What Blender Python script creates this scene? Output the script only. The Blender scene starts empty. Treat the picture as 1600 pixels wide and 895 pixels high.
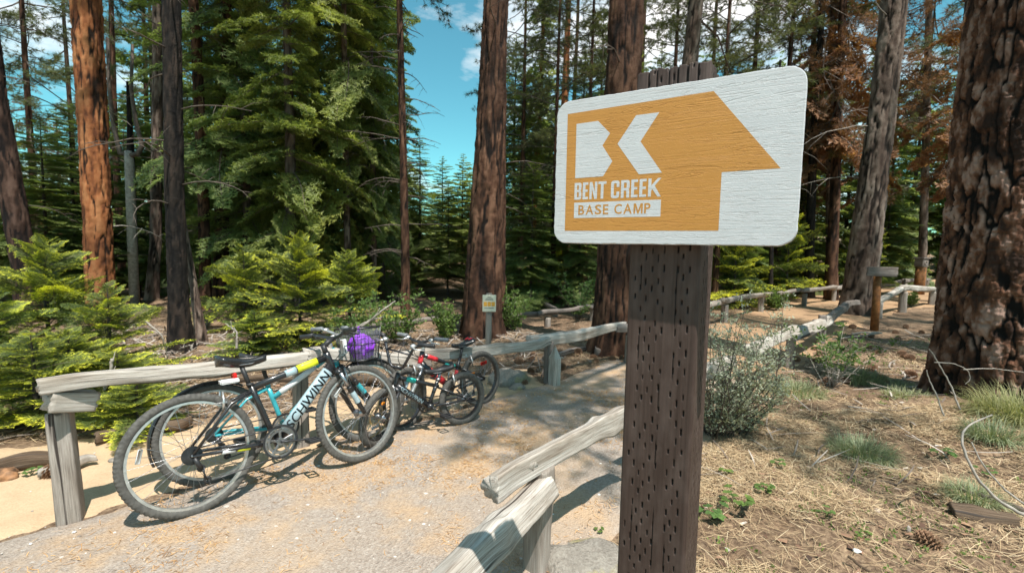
import bpy, bmesh, math, random
import numpy as np
from mathutils import Vector, Matrix
random.seed(7); rng = np.random.default_rng(7)
PI = math.pi
SC = bpy.context.scene
COL = SC.collection

# ------------------------------------------------------------------ camera
FPX, CX, CY = 735.0, 800.0, 447.5
PITCH, ROLL, CAMH = math.radians(4.6), 0.021, 1.52
FW = np.array([0, math.cos(PITCH), -math.sin(PITCH)])
UP0 = np.array([0, math.sin(PITCH), math.cos(PITCH)]); R0 = np.array([1., 0, 0])
RT = R0*math.cos(ROLL) + UP0*math.sin(ROLL); UPV = UP0*math.cos(ROLL) - R0*math.sin(ROLL)
CAM = np.array([0, 0, CAMH])
cd = bpy.data.cameras.new('camera'); cam = bpy.data.objects.new('camera', cd); COL.objects.link(cam)
cd.sensor_width = 36; cd.lens = 36*FPX/1600; cd.clip_start = .05; cd.clip_end = 2000
cam.matrix_world = Matrix(((RT[0], UPV[0], -FW[0], 0), (RT[1], UPV[1], -FW[1], 0), (RT[2], UPV[2], -FW[2], CAMH), (0, 0, 0, 1)))
cd.dof.use_dof = True; cd.dof.focus_distance = 1.02; cd.dof.aperture_fstop = 9.0
SC.camera = cam
# ------------------------------------------------------------------ light
L = Vector((-.22, .42, -1)).normalized()
sd = bpy.data.lights.new('sun', 'SUN'); sd.energy = 5.0; sd.use_shadow = True; sd.angle = math.radians(.53); sd.color = (1, .95, .87)
so = bpy.data.objects.new('sun', sd); COL.objects.link(so); so.rotation_euler = L.to_track_quat('-Z', 'Y').to_euler(); so.location = (3, -4, 30)
SC.view_settings.view_transform = 'Standard'; SC.view_settings.look = 'None'
SC.view_settings.exposure = 0.62; SC.view_settings.gamma = 1
W = bpy.data.worlds.new('World'); SC.world = W; W.use_nodes = True
nt = W.node_tree; nt.nodes.clear()
def N(nt, t, **k):
    n = nt.nodes.new(t)
    for a, b in k.items():
        if a.startswith('_'): setattr(n, a[1:], b)
        else: n.inputs[a.replace('__', ' ')].default_value = b
    return n
def LK(nt, a, b): nt.links.new(a, b)
sky = N(nt, 'ShaderNodeTexSky', _sky_type='NISHITA', _sun_disc=False)
sky.sun_elevation = math.asin(-L.z); sky.sun_rotation = math.atan2(-L.x, -L.y); sky.air_density = 1.0; sky.dust_density = .3
tint = N(nt, 'ShaderNodeMix', _data_type='RGBA', _blend_type='MULTIPLY'); tint.inputs[0].default_value = 1
tint.inputs[7].default_value = (.74, 1.56, 1.30, 1)
LK(nt, sky.outputs[0], tint.inputs[6])
tc = N(nt, 'ShaderNodeTexCoord'); mp = N(nt, 'ShaderNodeMapping'); mp.inputs['Scale'].default_value = (1, 1, 2.6); mp.inputs['Location'].default_value = (.35, .1, .2)
LK(nt, tc.outputs['Generated'], mp.inputs[0])
cn = N(nt, 'ShaderNodeTexNoise'); cn.inputs['Scale'].default_value = 2.6; cn.inputs['Detail'].default_value = 9; cn.inputs['Roughness'].default_value = .58
LK(nt, mp.outputs[0], cn.inputs['Vector'])
cr = N(nt, 'ShaderNodeValToRGB'); cr.color_ramp.elements[0].position = .49; cr.color_ramp.elements[1].position = .68
LK(nt, cn.outputs[0], cr.inputs[0])
cm = N(nt, 'ShaderNodeMix', _data_type='RGBA'); cm.inputs[7].default_value = (12.6, 12.1, 11.8, 1)
LK(nt, cr.outputs[0], cm.inputs[0]); LK(nt, tint.outputs[2], cm.inputs[6])
bg = N(nt, 'ShaderNodeBackground'); bg.inputs['Strength'].default_value = .082
wo = N(nt, 'ShaderNodeOutputWorld'); LK(nt, cm.outputs[2], bg.inputs[0]); LK(nt, bg.outputs[0], wo.inputs[0])

# ------------------------------------------------------------------ pixel of the photograph -> place in the world
def ray(px, py): return FW + RT*(px-CX)/FPX - UPV*(py-CY)/FPX
def G(px, py, z=0.0):
    d = ray(px, py); return CAM + d*(z-CAMH)/d[2]
def AY(px, py, Y):
    d = ray(px, py); return CAM + d*Y/d[1]

# ------------------------------------------------------------------ noise
def _h(ix, iy, iz, s):
    n = (ix.astype(np.int64)*374761393 + iy.astype(np.int64)*668265263 + iz.astype(np.int64)*2147483647 + s*1274126177) & 0xffffffff
    n = ((n ^ (n >> 13))*1274126177) & 0xffffffff
    n = ((n ^ (n >> 16))*2654435761) & 0xffffffff
    return ((n >> 8) & 0xffff)/65535.0
def vn(x, y, z=0.0, s=0):
    x, y, z = np.broadcast_arrays(np.asarray(x, float), np.asarray(y, float), np.asarray(z, float))
    ix, iy, iz = np.floor(x), np.floor(y), np.floor(z)
    fx, fy, fz = x-ix, y-iy, z-iz
    fx = fx*fx*(3-2*fx); fy = fy*fy*(3-2*fy); fz = fz*fz*(3-2*fz)
    r = 0
    for a in (0, 1):
        for b in (0, 1):
            for c in (0, 1):
                r = r + _h(ix+a, iy+b, iz+c, s)*(fx if a else 1-fx)*(fy if b else 1-fy)*(fz if c else 1-fz)
    return r*2-1
def fbm(x, y, z=0.0, o=4, s=0, g=.5):
    r = 0; a = 1
    for i in range(o):
        r = r + a*vn(np.asarray(x)*2**i, np.asarray(y)*2**i, np.asarray(z)*2**i, s+i*17); a *= g
    return r
def sst(a, b, x):
    t = np.clip((x-a)/(b-a), 0, 1); return t*t*(3-2*t)

# ------------------------------------------------------------------ mesh helpers
def to_mesh(name, V, faces, mats, midx=None, attrs=None, smooth=True, uv=None):
    """faces: list of int arrays (n,3) or (n,4)"""
    me = bpy.data.meshes.new(name)
    V = np.asarray(V, np.float32)
    faces = [np.asarray(f, np.int32) for f in faces if len(f)]
    tot = np.concatenate([np.full(len(f), f.shape[1], np.int32) for f in faces])
    loops = np.concatenate([f.ravel() for f in faces])
    me.vertices.add(len(V)); me.vertices.foreach_set('co', V.ravel())
    me.loops.add(len(loops)); me.loops.foreach_set('vertex_index', loops)
    me.polygons.add(len(tot)); st = np.concatenate([[0], np.cumsum(tot)[:-1]]).astype(np.int32)
    me.polygons.foreach_set('loop_start', st); me.polygons.foreach_set('loop_total', tot)
    me.polygons.foreach_set('use_smooth', np.full(len(tot), smooth, bool) if np.isscalar(smooth) else np.asarray(smooth, bool))
    for m in (mats if isinstance(mats, (list, tuple)) else [mats]): me.materials.append(m)
    if midx is not None: me.polygons.foreach_set('material_index', np.asarray(midx, np.int32))
    for k, a in (attrs or {}).items():
        at = me.attributes.new(k, 'FLOAT', 'POINT'); at.data.foreach_set('value', np.asarray(a, np.float32))
    if uv is not None:
        ul = me.uv_layers.new(name='UVMap'); ul.data.foreach_set('uv', np.asarray(uv, np.float32)[loops].ravel())
    me.update(calc_edges=True); me.validate()
    return me
class MB:
    """collects shapes into ONE mesh"""
    def __init__(s): s.V = []; s.T = []; s.Q = []; s.Tm = []; s.Qm = []; s.n = 0; s.m = 0; s.uv = []; s.at = []; s.X = None; s.a = 0.0
    def add(s, V, F, uv=None, at=None):
        V = np.asarray(V, float)
        if s.X is not None: V = V@s.X[:3, :3].T + s.X[:3, 3]
        s.V.append(V)
        s.uv.append(np.zeros((len(V), 2)) if uv is None else np.asarray(uv, float))
        s.at.append(np.full(len(V), s.a) if at is None else np.asarray(at, float))
        for f in (F if isinstance(F, (list, tuple)) and len(F) and isinstance(F[0], np.ndarray) else [np.asarray(F)]):
            f = np.asarray(f)
            if not len(f): continue
            if f.shape[1] == 3: s.T.append(f+s.n); s.Tm.append(np.full(len(f), s.m))
            else: s.Q.append(f+s.n); s.Qm.append(np.full(len(f), s.m))
        s.n += len(V); return s
    def mesh(s, name, mats, smooth=True, attr='tint'):
        F = []; M = []
        if s.T: F.append(np.concatenate(s.T)); M.append(np.concatenate(s.Tm))
        if s.Q: F.append(np.concatenate(s.Q)); M.append(np.concatenate(s.Qm))
        return to_mesh(name, np.concatenate(s.V), F, mats, np.concatenate(M), {attr: np.concatenate(s.at)}, smooth, np.concatenate(s.uv))
    def obj(s, name, mats, parent=None, smooth=True, **k): return link(name, s.mesh(name, mats, smooth), parent, **k)
    # shapes
    def box(s, c, size, R=None, bev=0.0, uv=None):
        hx, hy, hz = [v/2 for v in size]; b = min(bev, hx*.45, hy*.45, hz*.45)
        if b <= 0:
            V = np.array([[x, y, z] for x in (-hx, hx) for y in (-hy, hy) for z in (-hz, hz)], float)
            F = np.array([[0, 1, 3, 2], [4, 6, 7, 5], [0, 4, 5, 1], [2, 3, 7, 6], [0, 2, 6, 4], [1, 5, 7, 3]])
            FF = [F]
        else:
            V = []; 
            for x in (-1, 1):
                for y in (-1, 1):
                    for z in (-1, 1):
                        V += [[x*hx, y*(hy-b), z*(hz-b)], [x*(hx-b), y*hy, z*(hz-b)], [x*(hx-b), y*(hy-b), z*hz]]
            V = np.array(V, float)
            i = lambda x, y, z, k: ((x*2+y)*2+z)*3+k
            Q = [[i(0,0,0,0), i(0,0,1,0), i(0,1,1,0), i(0,1,0,0)], [i(1,0,0,0), i(1,1,0,0), i(1,1,1,0), i(1,0,1,0)],
                 [i(0,0,0,1), i(1,0,0,1), i(1,0,1,1), i(0,0,1,1)], [i(0,1,0,1), i(0,1,1,1), i(1,1,1,1), i(1,1,0,1)],
                 [i(0,0,0,2), i(0,1,0,2), i(1,1,0,2), i(1,0,0,2)], [i(0,0,1,2), i(1,0,1,2), i(1,1,1,2), i(0,1,1,2)]]
            for a in (0, 1):
                for c_ in (0, 1):
                    Q.append([i(0,a,c_,1), i(1,a,c_,1), i(1,a,c_,2), i(0,a,c_,2)])
                    Q.append([i(a,0,c_,0), i(a,1,c_,0), i(a,1,c_,2), i(a,0,c_,2)])
                    Q.append([i(a,c_,0,0), i(a,c_,1,0), i(a,c_,1,1), i(a,c_,0,1)])
            T = [[i(x,y,z,0), i(x,y,z,1), i(x,y,z,2)] for x in (0,1) for y in (0,1) for z in (0,1)]
            FF = [np.array(Q), np.array(T)]
        uvv = V[:, [0, 2]].copy()
        if R is not None: V = V@np.asarray(R).T
        return s.add(V + np.asarray(c, float), FF, uvv)
    def tube(s, P, r, n=8, closed=False, caps=True, sq=1.0, ref=None):
        P = np.asarray(P, float); m = len(P); r = np.broadcast_to(np.asarray(r, float), (m,))
        T = np.roll(P, -1, 0)-np.roll(P, 1, 0) if closed else np.gradient(P, axis=0)
        T /= np.linalg.norm(T, axis=1)[:, None]+1e-12
        ref = np.array(ref if ref is not None else ([0, 0, 1.] if abs(T[0, 2]) < .9 else [1., 0, 0]))
        Ns = []
        a = ref-T[0]*(ref@T[0]); a /= np.linalg.norm(a)
        for t in T:
            a = a-t*(a@t); a = a/(np.linalg.norm(a)+1e-12); Ns.append(a)
        Ns = np.array(Ns); B = np.cross(T, Ns)
        th = np.linspace(0, 2*PI, n, endpoint=False)
        V = P[:, None]+(Ns[:, None]*np.cos(th)[None, :, None]*sq+B[:, None]*np.sin(th)[None, :, None])*r[:, None, None]
        ln = np.concatenate([[0], np.cumsum(np.linalg.norm(np.diff(P, axis=0), axis=1))])
        uv = np.stack([np.broadcast_to(th*r.mean(), (m, n)), np.broadcast_to(ln[:, None], (m, n))], -1).reshape(-1, 2)
        V = V.reshape(-1, 3)
        i = np.arange(m if closed else m-1)[:, None]; j = np.arange(n)[None]
        i2 = (i+1) % m; j2 = (j+1) % n
        Q = np.stack([i*n+j, i*n+j2, i2*n+j2, i2*n+j], -1).reshape(-1, 4)
        FF = [Q]
        if caps and not closed:
            V = np.concatenate([V, P[[0, -1]]]); uv = np.concatenate([uv, [[0, 0], [0, ln[-1]]]])
            j = np.arange(n); j2 = (j+1) % n; z = m*n
            FF.append(np.concatenate([np.stack([np.full(n, z), j2, j], -1), np.stack([np.full(n, z+1), (m-1)*n+j, (m-1)*n+j2], -1)]))
        return s.add(V, FF, uv)
    def disc_y(s, c, r, t, n=24, r2=0.0):
        """flat ring or disc round the y axis"""
        th = np.linspace(0, 2*PI, n, endpoint=False); c = np.asarray(c, float)
        rr = [(r2, -t/2), (r, -t/2), (r, t/2), (r2, t/2)]
        V = np.array([[c[0]+q*math.cos(a), c[1]+y, c[2]+q*math.sin(a)] for q, y in rr for a in th])
        j = np.arange(n); j2 = (j+1) % n; Q = []
        for k in range(4 if r2 > 0 else 3): k2 = (k+1) % 4; Q.append(np.stack([k*n+j, k*n+j2, k2*n+j2, k2*n+j], -1))
        return s.add(V, np.concatenate(Q))
    def blob(s, c, size, n=10, rough=.12, seed=0, R=None, fq=2.5):
        u = np.linspace(0, 2*PI, 2*n, endpoint=False); v = np.linspace(0, PI, n+1)[1:-1]
        D = np.array([[math.sin(b)*math.cos(a), math.sin(b)*math.sin(a), math.cos(b)] for b in v for a in u]+[[0, 0, 1], [0, 0, -1]])
        k = 1+rough*fbm(D[:, 0]*fq+seed*3.1, D[:, 1]*fq, D[:, 2]*fq, 3, seed)
        V = D*k[:, None]*np.asarray(size)
        if R is not None: V = V@np.asarray(R).T
        m = 2*n; i = np.arange(n-2)[:, None]; j = np.arange(m)[None]; j2 = (j+1) % m
        Q = np.stack([i*m+j, (i+1)*m+j, (i+1)*m+j2, i*m+j2], -1).reshape(-1, 4)
        j = np.arange(m); j2 = (j+1) % m; z = (n-1)*m
        T = np.concatenate([np.stack([np.full(m, z), j, j2], -1), np.stack([np.full(m, z+1), (n-2)*m+j2, (n-2)*m+j], -1)])
        return s.add(V+np.asarray(c), [Q, T], D[:, :2])
def link(name, me, parent=None, label=None, cat=None, group=None, kind=None, loc=None, rot=None, scale=None):
    o = bpy.data.objects.new(name, me); COL.objects.link(o)
    if parent is not None: o.parent = parent
    if label: o['label'] = label
    if cat: o['category'] = cat
    if group: o['group'] = group
    if kind: o['kind'] = kind
    if loc is not None: o.location = loc
    if rot is not None: o.rotation_euler = rot
    if scale is not None: o.scale = scale
    return o
def thing(name, label, cat, loc=(0, 0, 0), rz=0, group=None):
    return link(name, None, None, label, cat, group, None, loc, (0, 0, rz))
def rotm(ax, a): return np.array(Matrix.Rotation(a, 3, ax))

# ------------------------------------------------------------------ materials
def mat(name, rough=.7, metal=0.0, spec=.4):
    m = bpy.data.materials.new(name); m.use_nodes = True; t = m.node_tree; b = t.nodes['Principled BSDF']
    b.inputs['Roughness'].default_value = rough; b.inputs['Metallic'].default_value = metal; b.inputs['Specular IOR Level'].default_value = spec
    return m, t, b
def ramp(t, fac, stops, interp='LINEAR'):
    r = t.nodes.new('ShaderNodeValToRGB'); e = r.color_ramp.elements; r.color_ramp.interpolation = interp
    while len(e) < len(stops): e.new(.5)
    for i, (p, c) in enumerate(stops): e[i].position = p; e[i].color = (*c, 1) if len(c) == 3 else c
    if fac is not None: t.links.new(fac, r.inputs[0])
    return r.outputs[0]
def noise(t, vec, sc, det=4, ro=.55, dist=0):
    n = t.nodes.new('ShaderNodeTexNoise'); n.inputs['Scale'].default_value = sc; n.inputs['Detail'].default_value = det
    n.inputs['Roughness'].default_value = ro; n.inputs['Distortion'].default_value = dist
    if vec is not None: t.links.new(vec, n.inputs['Vector'])
    return n.outputs[0]
def coords(t, kind='Object', scale=(1, 1, 1)):
    c = t.nodes.new('ShaderNodeTexCoord'); m = t.nodes.new('ShaderNodeMapping'); m.inputs['Scale'].default_value = scale
    t.links.new(c.outputs[kind], m.inputs[0]); return m.outputs[0]
def attr(t, name):
    a = t.nodes.new('ShaderNodeAttribute'); a.attribute_name = name; return a.outputs['Fac']
def mix(t, f, a, b, mode='MIX'):
    m = t.nodes.new('ShaderNodeMix'); m.data_type = 'RGBA'; m.blend_type = mode
    for i, v in ((0, f), (6, a), (7, b)):
        if isinstance(v, (int, float)): m.inputs[i].default_value = v
        elif isinstance(v, tuple): m.inputs[i].default_value = (*v, 1)
        else: t.links.new(v, m.inputs[i])
    return m.outputs[2]
def mth(t, op, a, b=None):
    m = t.nodes.new('ShaderNodeMath'); m.operation = op
    for i, v in ((0, a), (1, b)):
        if v is None: continue
        if isinstance(v, (int, float)): m.inputs[i].default_value = v
        else: t.links.new(v, m.inputs[i])
    return m.outputs[0]
def bump(t, b, h, st=.5, d=.01):
    n = t.nodes.new('ShaderNodeBump'); n.inputs['Strength'].default_value = st; n.inputs['Distance'].default_value = d
    t.links.new(h, n.inputs['Height']); t.links.new(n.outputs[0], b.inputs['Normal'])
    return n
def flat(name, c, rough=.5, metal=0.0, spec=.5, var=.12, sc=30, coat=0):
    m, t, b = mat(name, rough, metal, spec)
    n = noise(t, coords(t), sc, 4)
    d = tuple(x*(1-var*2) for x in c); e = tuple(min(1, x*(1+var)) for x in c)
    t.links.new(ramp(t, n, [(.3, d), (.7, e)]), b.inputs['Base Color'])
    t.links.new(ramp(t, noise(t, coords(t), sc*2.3, 3), [(.3, (rough*.75,)*3), (.8, (min(1, rough*1.3),)*3)]), b.inputs['Roughness'])
    if coat: b.inputs['Coat Weight'].default_value = coat; b.inputs['Coat Roughness'].default_value = .12
    return m
def leafmat(name, dark, light, tip=None, transl=.35, rough=.55):
    m, t, b = mat(name, rough, 0, .35)
    a = attr(t, 'tint')
    oi = t.nodes.new('ShaderNodeObjectInfo').outputs['Random']
    stops = [(0, dark), (.6, light)] + ([(1, tip)] if tip else [(1, light)])
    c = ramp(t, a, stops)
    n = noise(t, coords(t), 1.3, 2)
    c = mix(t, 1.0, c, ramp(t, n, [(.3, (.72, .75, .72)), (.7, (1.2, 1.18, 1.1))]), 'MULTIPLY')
    c = mix(t, 1.0, c, ramp(t, oi, [(0, (.85, .92, 1.0)), (1, (1.15, 1.05, .9))]), 'MULTIPLY')
    t.links.new(c, b.inputs['Base Color'])
    tr = t.nodes.new('ShaderNodeBsdfTranslucent'); t.links.new(mix(t, 1.0, c, (1.25, 1.3, .7), 'MULTIPLY'), tr.inputs[0])
    mx = t.nodes.new('ShaderNodeMixShader'); mx.inputs[0].default_value = transl
    t.links.new(b.outputs[0], mx.inputs[1]); t.links.new(tr.outputs[0], mx.inputs[2])
    t.links.new(mx.outputs[0], t.nodes['Material Output'].inputs[0])
    return m
def barkmat(name, crev, c1, c2, c3, nsc=9.0, bs=.7):
    m, t, b = mat(name, .88, 0, .2)
    pl = attr(t, 'plate'); ce = attr(t, 'cell')
    v = coords(t, 'UV', (1, .35, 1)); n = noise(t, v, nsc*2.2, 6, .65)
    n2 = noise(t, coords(t, 'UV', (1, .5, 1)), 1.1, 3)
    f = mth(t, 'ADD', mth(t, 'MULTIPLY', ce, .55), mth(t, 'MULTIPLY', n, .5))
    c = ramp(t, f, [(.34, c1), (.52, c2), (.72, c3)])
    c = mix(t, ramp(t, n2, [(.42, (0, 0, 0)), (.68, (1, 1, 1))]), c, mix(t, .65, c, crev))
    c = mix(t, ramp(t, pl, [(.05, (0, 0, 0)), (.55, (1, 1, 1))]), crev, c)
    t.links.new(c, b.inputs['Base Color'])
    nf = noise(t, coords(t, 'UV', (1, .55, 1)), nsc*9, 5, .7)
    bump(t, b, mth(t, 'ADD', n, mth(t, 'MULTIPLY', nf, .5)), bs, .03)
    return m
def woodmat(name, c1, c2, c3, crack=(.05, .04, .035), sc=1.0, bs=.5):
    m, t, b = mat(name, .82, 0, .25)
    v = coords(t, 'UV', (150*sc, 5*sc, 1)); n = noise(t, v, 1, 7, .68, .12)
    n2 = noise(t, coords(t, 'UV', (7, 1.6, 1)), 1, 4)
    n3 = noise(t, coords(t, 'UV', (24*sc, .7*sc, 1)), 1, 3, .5, .25)
    c = ramp(t, n, [(.30, c1), (.5, c2), (.68, c3)])
    c = mix(t, 1.0, c, ramp(t, n2, [(.3, (.60, .54, .48)), (.62, (1.1, 1.1, 1.1))]), 'MULTIPLY')
    c = mix(t, ramp(t, n3, [(.33, (1, 1, 1)), (.39, (0, 0, 0))]), c, crack)
    t.links.new(c, b.inputs['Base Color'])
    bump(t, b, mth(t, 'ADD', n, mth(t, 'MULTIPLY', ramp(t, n3, [(.28, (0, 0, 0)), (.38, (1, 1, 1))]), .8)), bs, .006)
    return m
M = {}
M['fir'] = leafmat('fir_needles', (.06, .092, .032), (.19, .24, .08), (.31, .36, .11), .42)
M['fir_bright'] = leafmat('young_fir_needles', (.06, .095, .03), (.18, .225, .06), (.72, .74, .08), .3)
M['pine'] = leafmat('pine_needles', (.075, .09, .042), (.19, .205, .10), (.28, .285, .15), .4)
M['fir_far'] = leafmat('far_fir_needles', (.08, .11, .045), (.22, .27, .10), (.36, .40, .15), .42)  # paler than the near firs: distant light and haze put into the colour
M['dead'] = leafmat('dead_needles', (.09, .04, .02), (.27, .125, .062), (.44, .235, .13), .3)
M['sage'] = leafmat('sage_leaves', (.28, .285, .20), (.48, .48, .355), (.60, .59, .46), .25)
M['leaf'] = leafmat('broad_leaves', (.06, .11, .035), (.15, .24, .07), (.25, .35, .10), .4)
M['grass'] = leafmat('blue_grass', (.17, .19, .10), (.33, .35, .20), (.56, .52, .33), .3)
M['limb'] = flat('limb_wood', (.10, .075, .058), .85, var=.25, sc=14)
M['deadlimb'] = flat('dead_branch_wood', (.33, .29, .25), .8, var=.2, sc=20)
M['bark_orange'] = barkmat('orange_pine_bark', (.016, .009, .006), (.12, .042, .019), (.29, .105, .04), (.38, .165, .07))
M['bark_brown'] = barkmat('brown_pine_bark', (.008, .005, .004), (.032, .016, .010), (.078, .036, .021), (.15, .078, .048))  # brown kept deep: the canopy's shade is put into the colour
M['bark_dark'] = barkmat('shaded_pine_bark', (.006, .004, .004), (.020, .012, .009), (.05, .027, .019), (.10, .06, .045))  # darker copy of the brown bark, with shade put into its colour
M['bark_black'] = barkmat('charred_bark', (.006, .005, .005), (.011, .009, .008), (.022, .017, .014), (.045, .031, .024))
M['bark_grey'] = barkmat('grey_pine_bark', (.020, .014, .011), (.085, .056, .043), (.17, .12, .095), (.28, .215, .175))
M['bark_big'] = barkmat('flaky_pine_bark', (.006, .005, .0045), (.045, .024, .017), (.155, .070, .040), (.37, .24, .19), 14)
M['bark_small'] = barkmat('fir_bark', (.03, .024, .020), (.08, .06, .05), (.13, .10, .085), (.2, .16, .14))
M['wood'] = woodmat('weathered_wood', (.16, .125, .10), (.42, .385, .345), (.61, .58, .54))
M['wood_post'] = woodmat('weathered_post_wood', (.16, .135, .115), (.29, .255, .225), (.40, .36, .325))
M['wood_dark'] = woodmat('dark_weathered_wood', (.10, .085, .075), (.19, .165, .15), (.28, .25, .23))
M['wood_rot'] = woodmat('rotten_wood', (.04, .027, .018), (.11, .075, .05), (.22, .165, .12))
M['rust_post'] = flat('rusty_orange_post', (.22, .085, .02), .8, var=.3, sc=12)
M['black'] = flat('black_paint', (.018, .018, .020), .32, coat=.3)
M['blackp'] = flat('black_plastic', (.022, .022, .024), .5)
M['rubber'] = flat('dusty_rubber', (.085, .080, .072), .85, var=.22, sc=45)
M['sidewall'] = M['rubber']
M['alu'] = flat('aluminium', (.60, .59, .58), .38, .8)
M['steel'] = flat('steel', (.42, .42, .44), .35, 1.0)
M['dsteel'] = flat('dark_steel', (.09, .09, .095), .42, .9)
M['silver'] = flat('silver_paint', (.40, .52, .57), .3, .2, coat=.4)
M['teal'] = flat('teal_paint', (.05, .38, .44), .28, .1, coat=.5)
M['yellow'] = flat('yellow_paint', (.74, .78, .03), .35)
M['red'] = flat('red_paint', (.62, .03, .04), .35)
M['turq'] = flat('turquoise_rubber', (.03, .44, .38), .5)
M['purple'] = flat('purple_cloth', (.27, .03, .62), .8, var=.25, sc=18)
M['brass'] = flat('brass_disc', (.55, .45, .22), .35, .9)
M['refl_w'] = flat('white_reflector', (.72, .74, .75), .2, var=.05)
M['refl_r'] = flat('red_reflector', (.6, .02, .015), .2)
M['refl_o'] = flat('amber_reflector', (.8, .26, .02), .2)
M['grip'] = flat('grey_grip', (.16, .17, .18), .7)
M['cream'] = flat('cream_panel', (.60, .57, .45), .6, var=.06)
M['ink'] = flat('dark_print', (.10, .09, .08), .7)
M['orange_print'] = flat('orange_print', (.70, .33, .04), .6)
m, t, b = mat('grey_rock', .92, 0, .2); g = coords(t); n1 = noise(t, g, 9, 6, .65); n2 = noise(t, g, 70, 5, .7); n3 = noise(t, g, 5, 4)
c = mix(t, .5, ramp(t, n1, [(.3, (.19, .165, .14)), (.7, (.40, .36, .31))]), ramp(t, n2, [(.3, (.15, .13, .11)), (.7, (.46, .42, .37))]))
c = mix(t, ramp(t, n3, [(.58, (0, 0, 0)), (.66, (.6, .6, .6))]), c, (.46, .40, .16)); t.links.new(c, b.inputs['Base Color'])
bump(t, b, mth(t, 'ADD', mth(t, 'MULTIPLY', n1, 2.0), n2), .9, .02); M['rock'] = m
M['wood_red'] = flat('red_brown_wood', (.26, .13, .06), .9, var=.4, sc=22)
M['cone'] = flat('cone_scales', (.27, .15, .085), .8, var=.35, sc=40)
M['pebble'] = flat('pebbles', (.42, .38, .34), .85, var=.4, sc=3)
m, t, b = mat('bag_mesh', .6); b.inputs['Base Color'].default_value = (.25, .26, .28, 1); b.inputs['Alpha'].default_value = .22; M['mesh'] = m
# straw
m, t, b = mat('dry_needles', .75, 0, .3)
c = ramp(t, attr(t, 'tint'), [(0, (.12, .075, .045)), (.35, (.29, .195, .11)), (.7, (.47, .34, .20)), (1, (.66, .54, .36))])
t.links.new(c, b.inputs['Base Color']); M['straw'] = m
m, t, b = mat('orange_fallen_needles', .8, 0, .3)
c = ramp(t, attr(t, 'tint'), [(0, (.20, .10, .045)), (.5, (.44, .25, .11)), (1, (.60, .38, .18))])
t.links.new(c, b.inputs['Base Color']); M['straw2'] = m
m, t, b = mat('grey_twigs', .8, 0, .3); t.links.new(ramp(t, attr(t, 'tint'), [(0, (.07, .05, .04)), (.5, (.22, .18, .15)), (1, (.50, .45, .40))]), b.inputs['Base Color']); M['twig'] = m
# forest floor
m, t, b = mat('forest_floor', .95, 0, .15); g = coords(t, 'Object')
n1 = noise(t, g, 1.1, 5); n2 = noise(t, g, 28, 6, .7); n3 = noise(t, g, 5, 4)
c = ramp(t, n2, [(.3, (.075, .048, .032)), (.48, (.22, .15, .10)), (.68, (.44, .325, .21))])
c = mix(t, ramp(t, n1, [(.42, (0, 0, 0)), (.62, (.75, .75, .75))]), c, ramp(t, n2, [(.35, (.085, .055, .036)), (.7, (.25, .165, .105))]))
c = mix(t, 1.0, c, ramp(t, n3, [(.3, (.75, .75, .75)), (.7, (1.15, 1.12, 1.1))]), 'MULTIPLY')
t.links.new(c, b.inputs['Base Color']); bump(t, b, n2, .9, .03); M['floor'] = m
# gravel path
m, t, b = mat('gravel', .92, 0, .2); g = coords(t, 'Object')
vo = t.nodes.new('ShaderNodeTexVoronoi'); vo.inputs['Scale'].default_value = 95; t.links.new(g, vo.inputs['Vector'])
n1 = noise(t, g, 2.2, 6, .62); n2 = noise(t, g, 60, 5, .7); n4 = noise(t, g, .55, 3)
stone = ramp(t, vo.outputs['Color'], [(.2, (.26, .225, .20)), (.55, (.38, .335, .30)), (.9, (.52, .475, .43))])
c = mix(t, .55, stone, ramp(t, n2, [(.3, (.20, .15, .115)), (.7, (.39, .315, .25))]))
org = ramp(t, n2, [(.3, (.32, .20, .11)), (.7, (.58, .39, .22))])
c = mix(t, ramp(t, n1, [(.46, (0, 0, 0)), (.63, (.75, .75, .75))]), c, org)
c = mix(t, ramp(t, n4, [(.45, (0, 0, 0)), (.65, (.6, .6, .6))]), c, (.46, .34, .235))
t.links.new(c, b.inputs['Base Color']); bump(t, b, mth(t, 'ADD', n2, mth(t, 'MULTIPLY', vo.outputs['Distance'], .7)), .8, .012); M['gravel'] = m
# sand
m, t, b = mat('sand', .95, 0, .15); g = coords(t, 'Object')
n1 = noise(t, g, 3, 6, .6); n2 = noise(t, g, 90, 5, .7)
c = mix(t, .4, ramp(t, n1, [(.3, (.40, .285, .18)), (.7, (.58, .43, .285))]), ramp(t, n2, [(.3, (.34, .225, .13)), (.7, (.64, .47, .30))]))
t.links.new(c, b.inputs['Base Color']); bump(t, b, mth(t, 'ADD', mth(t, 'MULTIPLY', n1, 3.0), n2), .6, .015); M['sand'] = m
m, t, b = mat('trail_dirt', .95, 0, .15); g = coords(t, 'Object')
n1 = noise(t, g, 1.6, 6, .6); n2 = noise(t, g, 40, 5, .7)
c = mix(t, .45, ramp(t, n1, [(.3, (.22, .13, .075)), (.7, (.44, .29, .17))]), ramp(t, n2, [(.3, (.20, .12, .07)), (.7, (.50, .34, .21))]))
t.links.new(c, b.inputs['Base Color']); bump(t, b, n2, .7, .02); M['dirt'] = m

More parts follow.
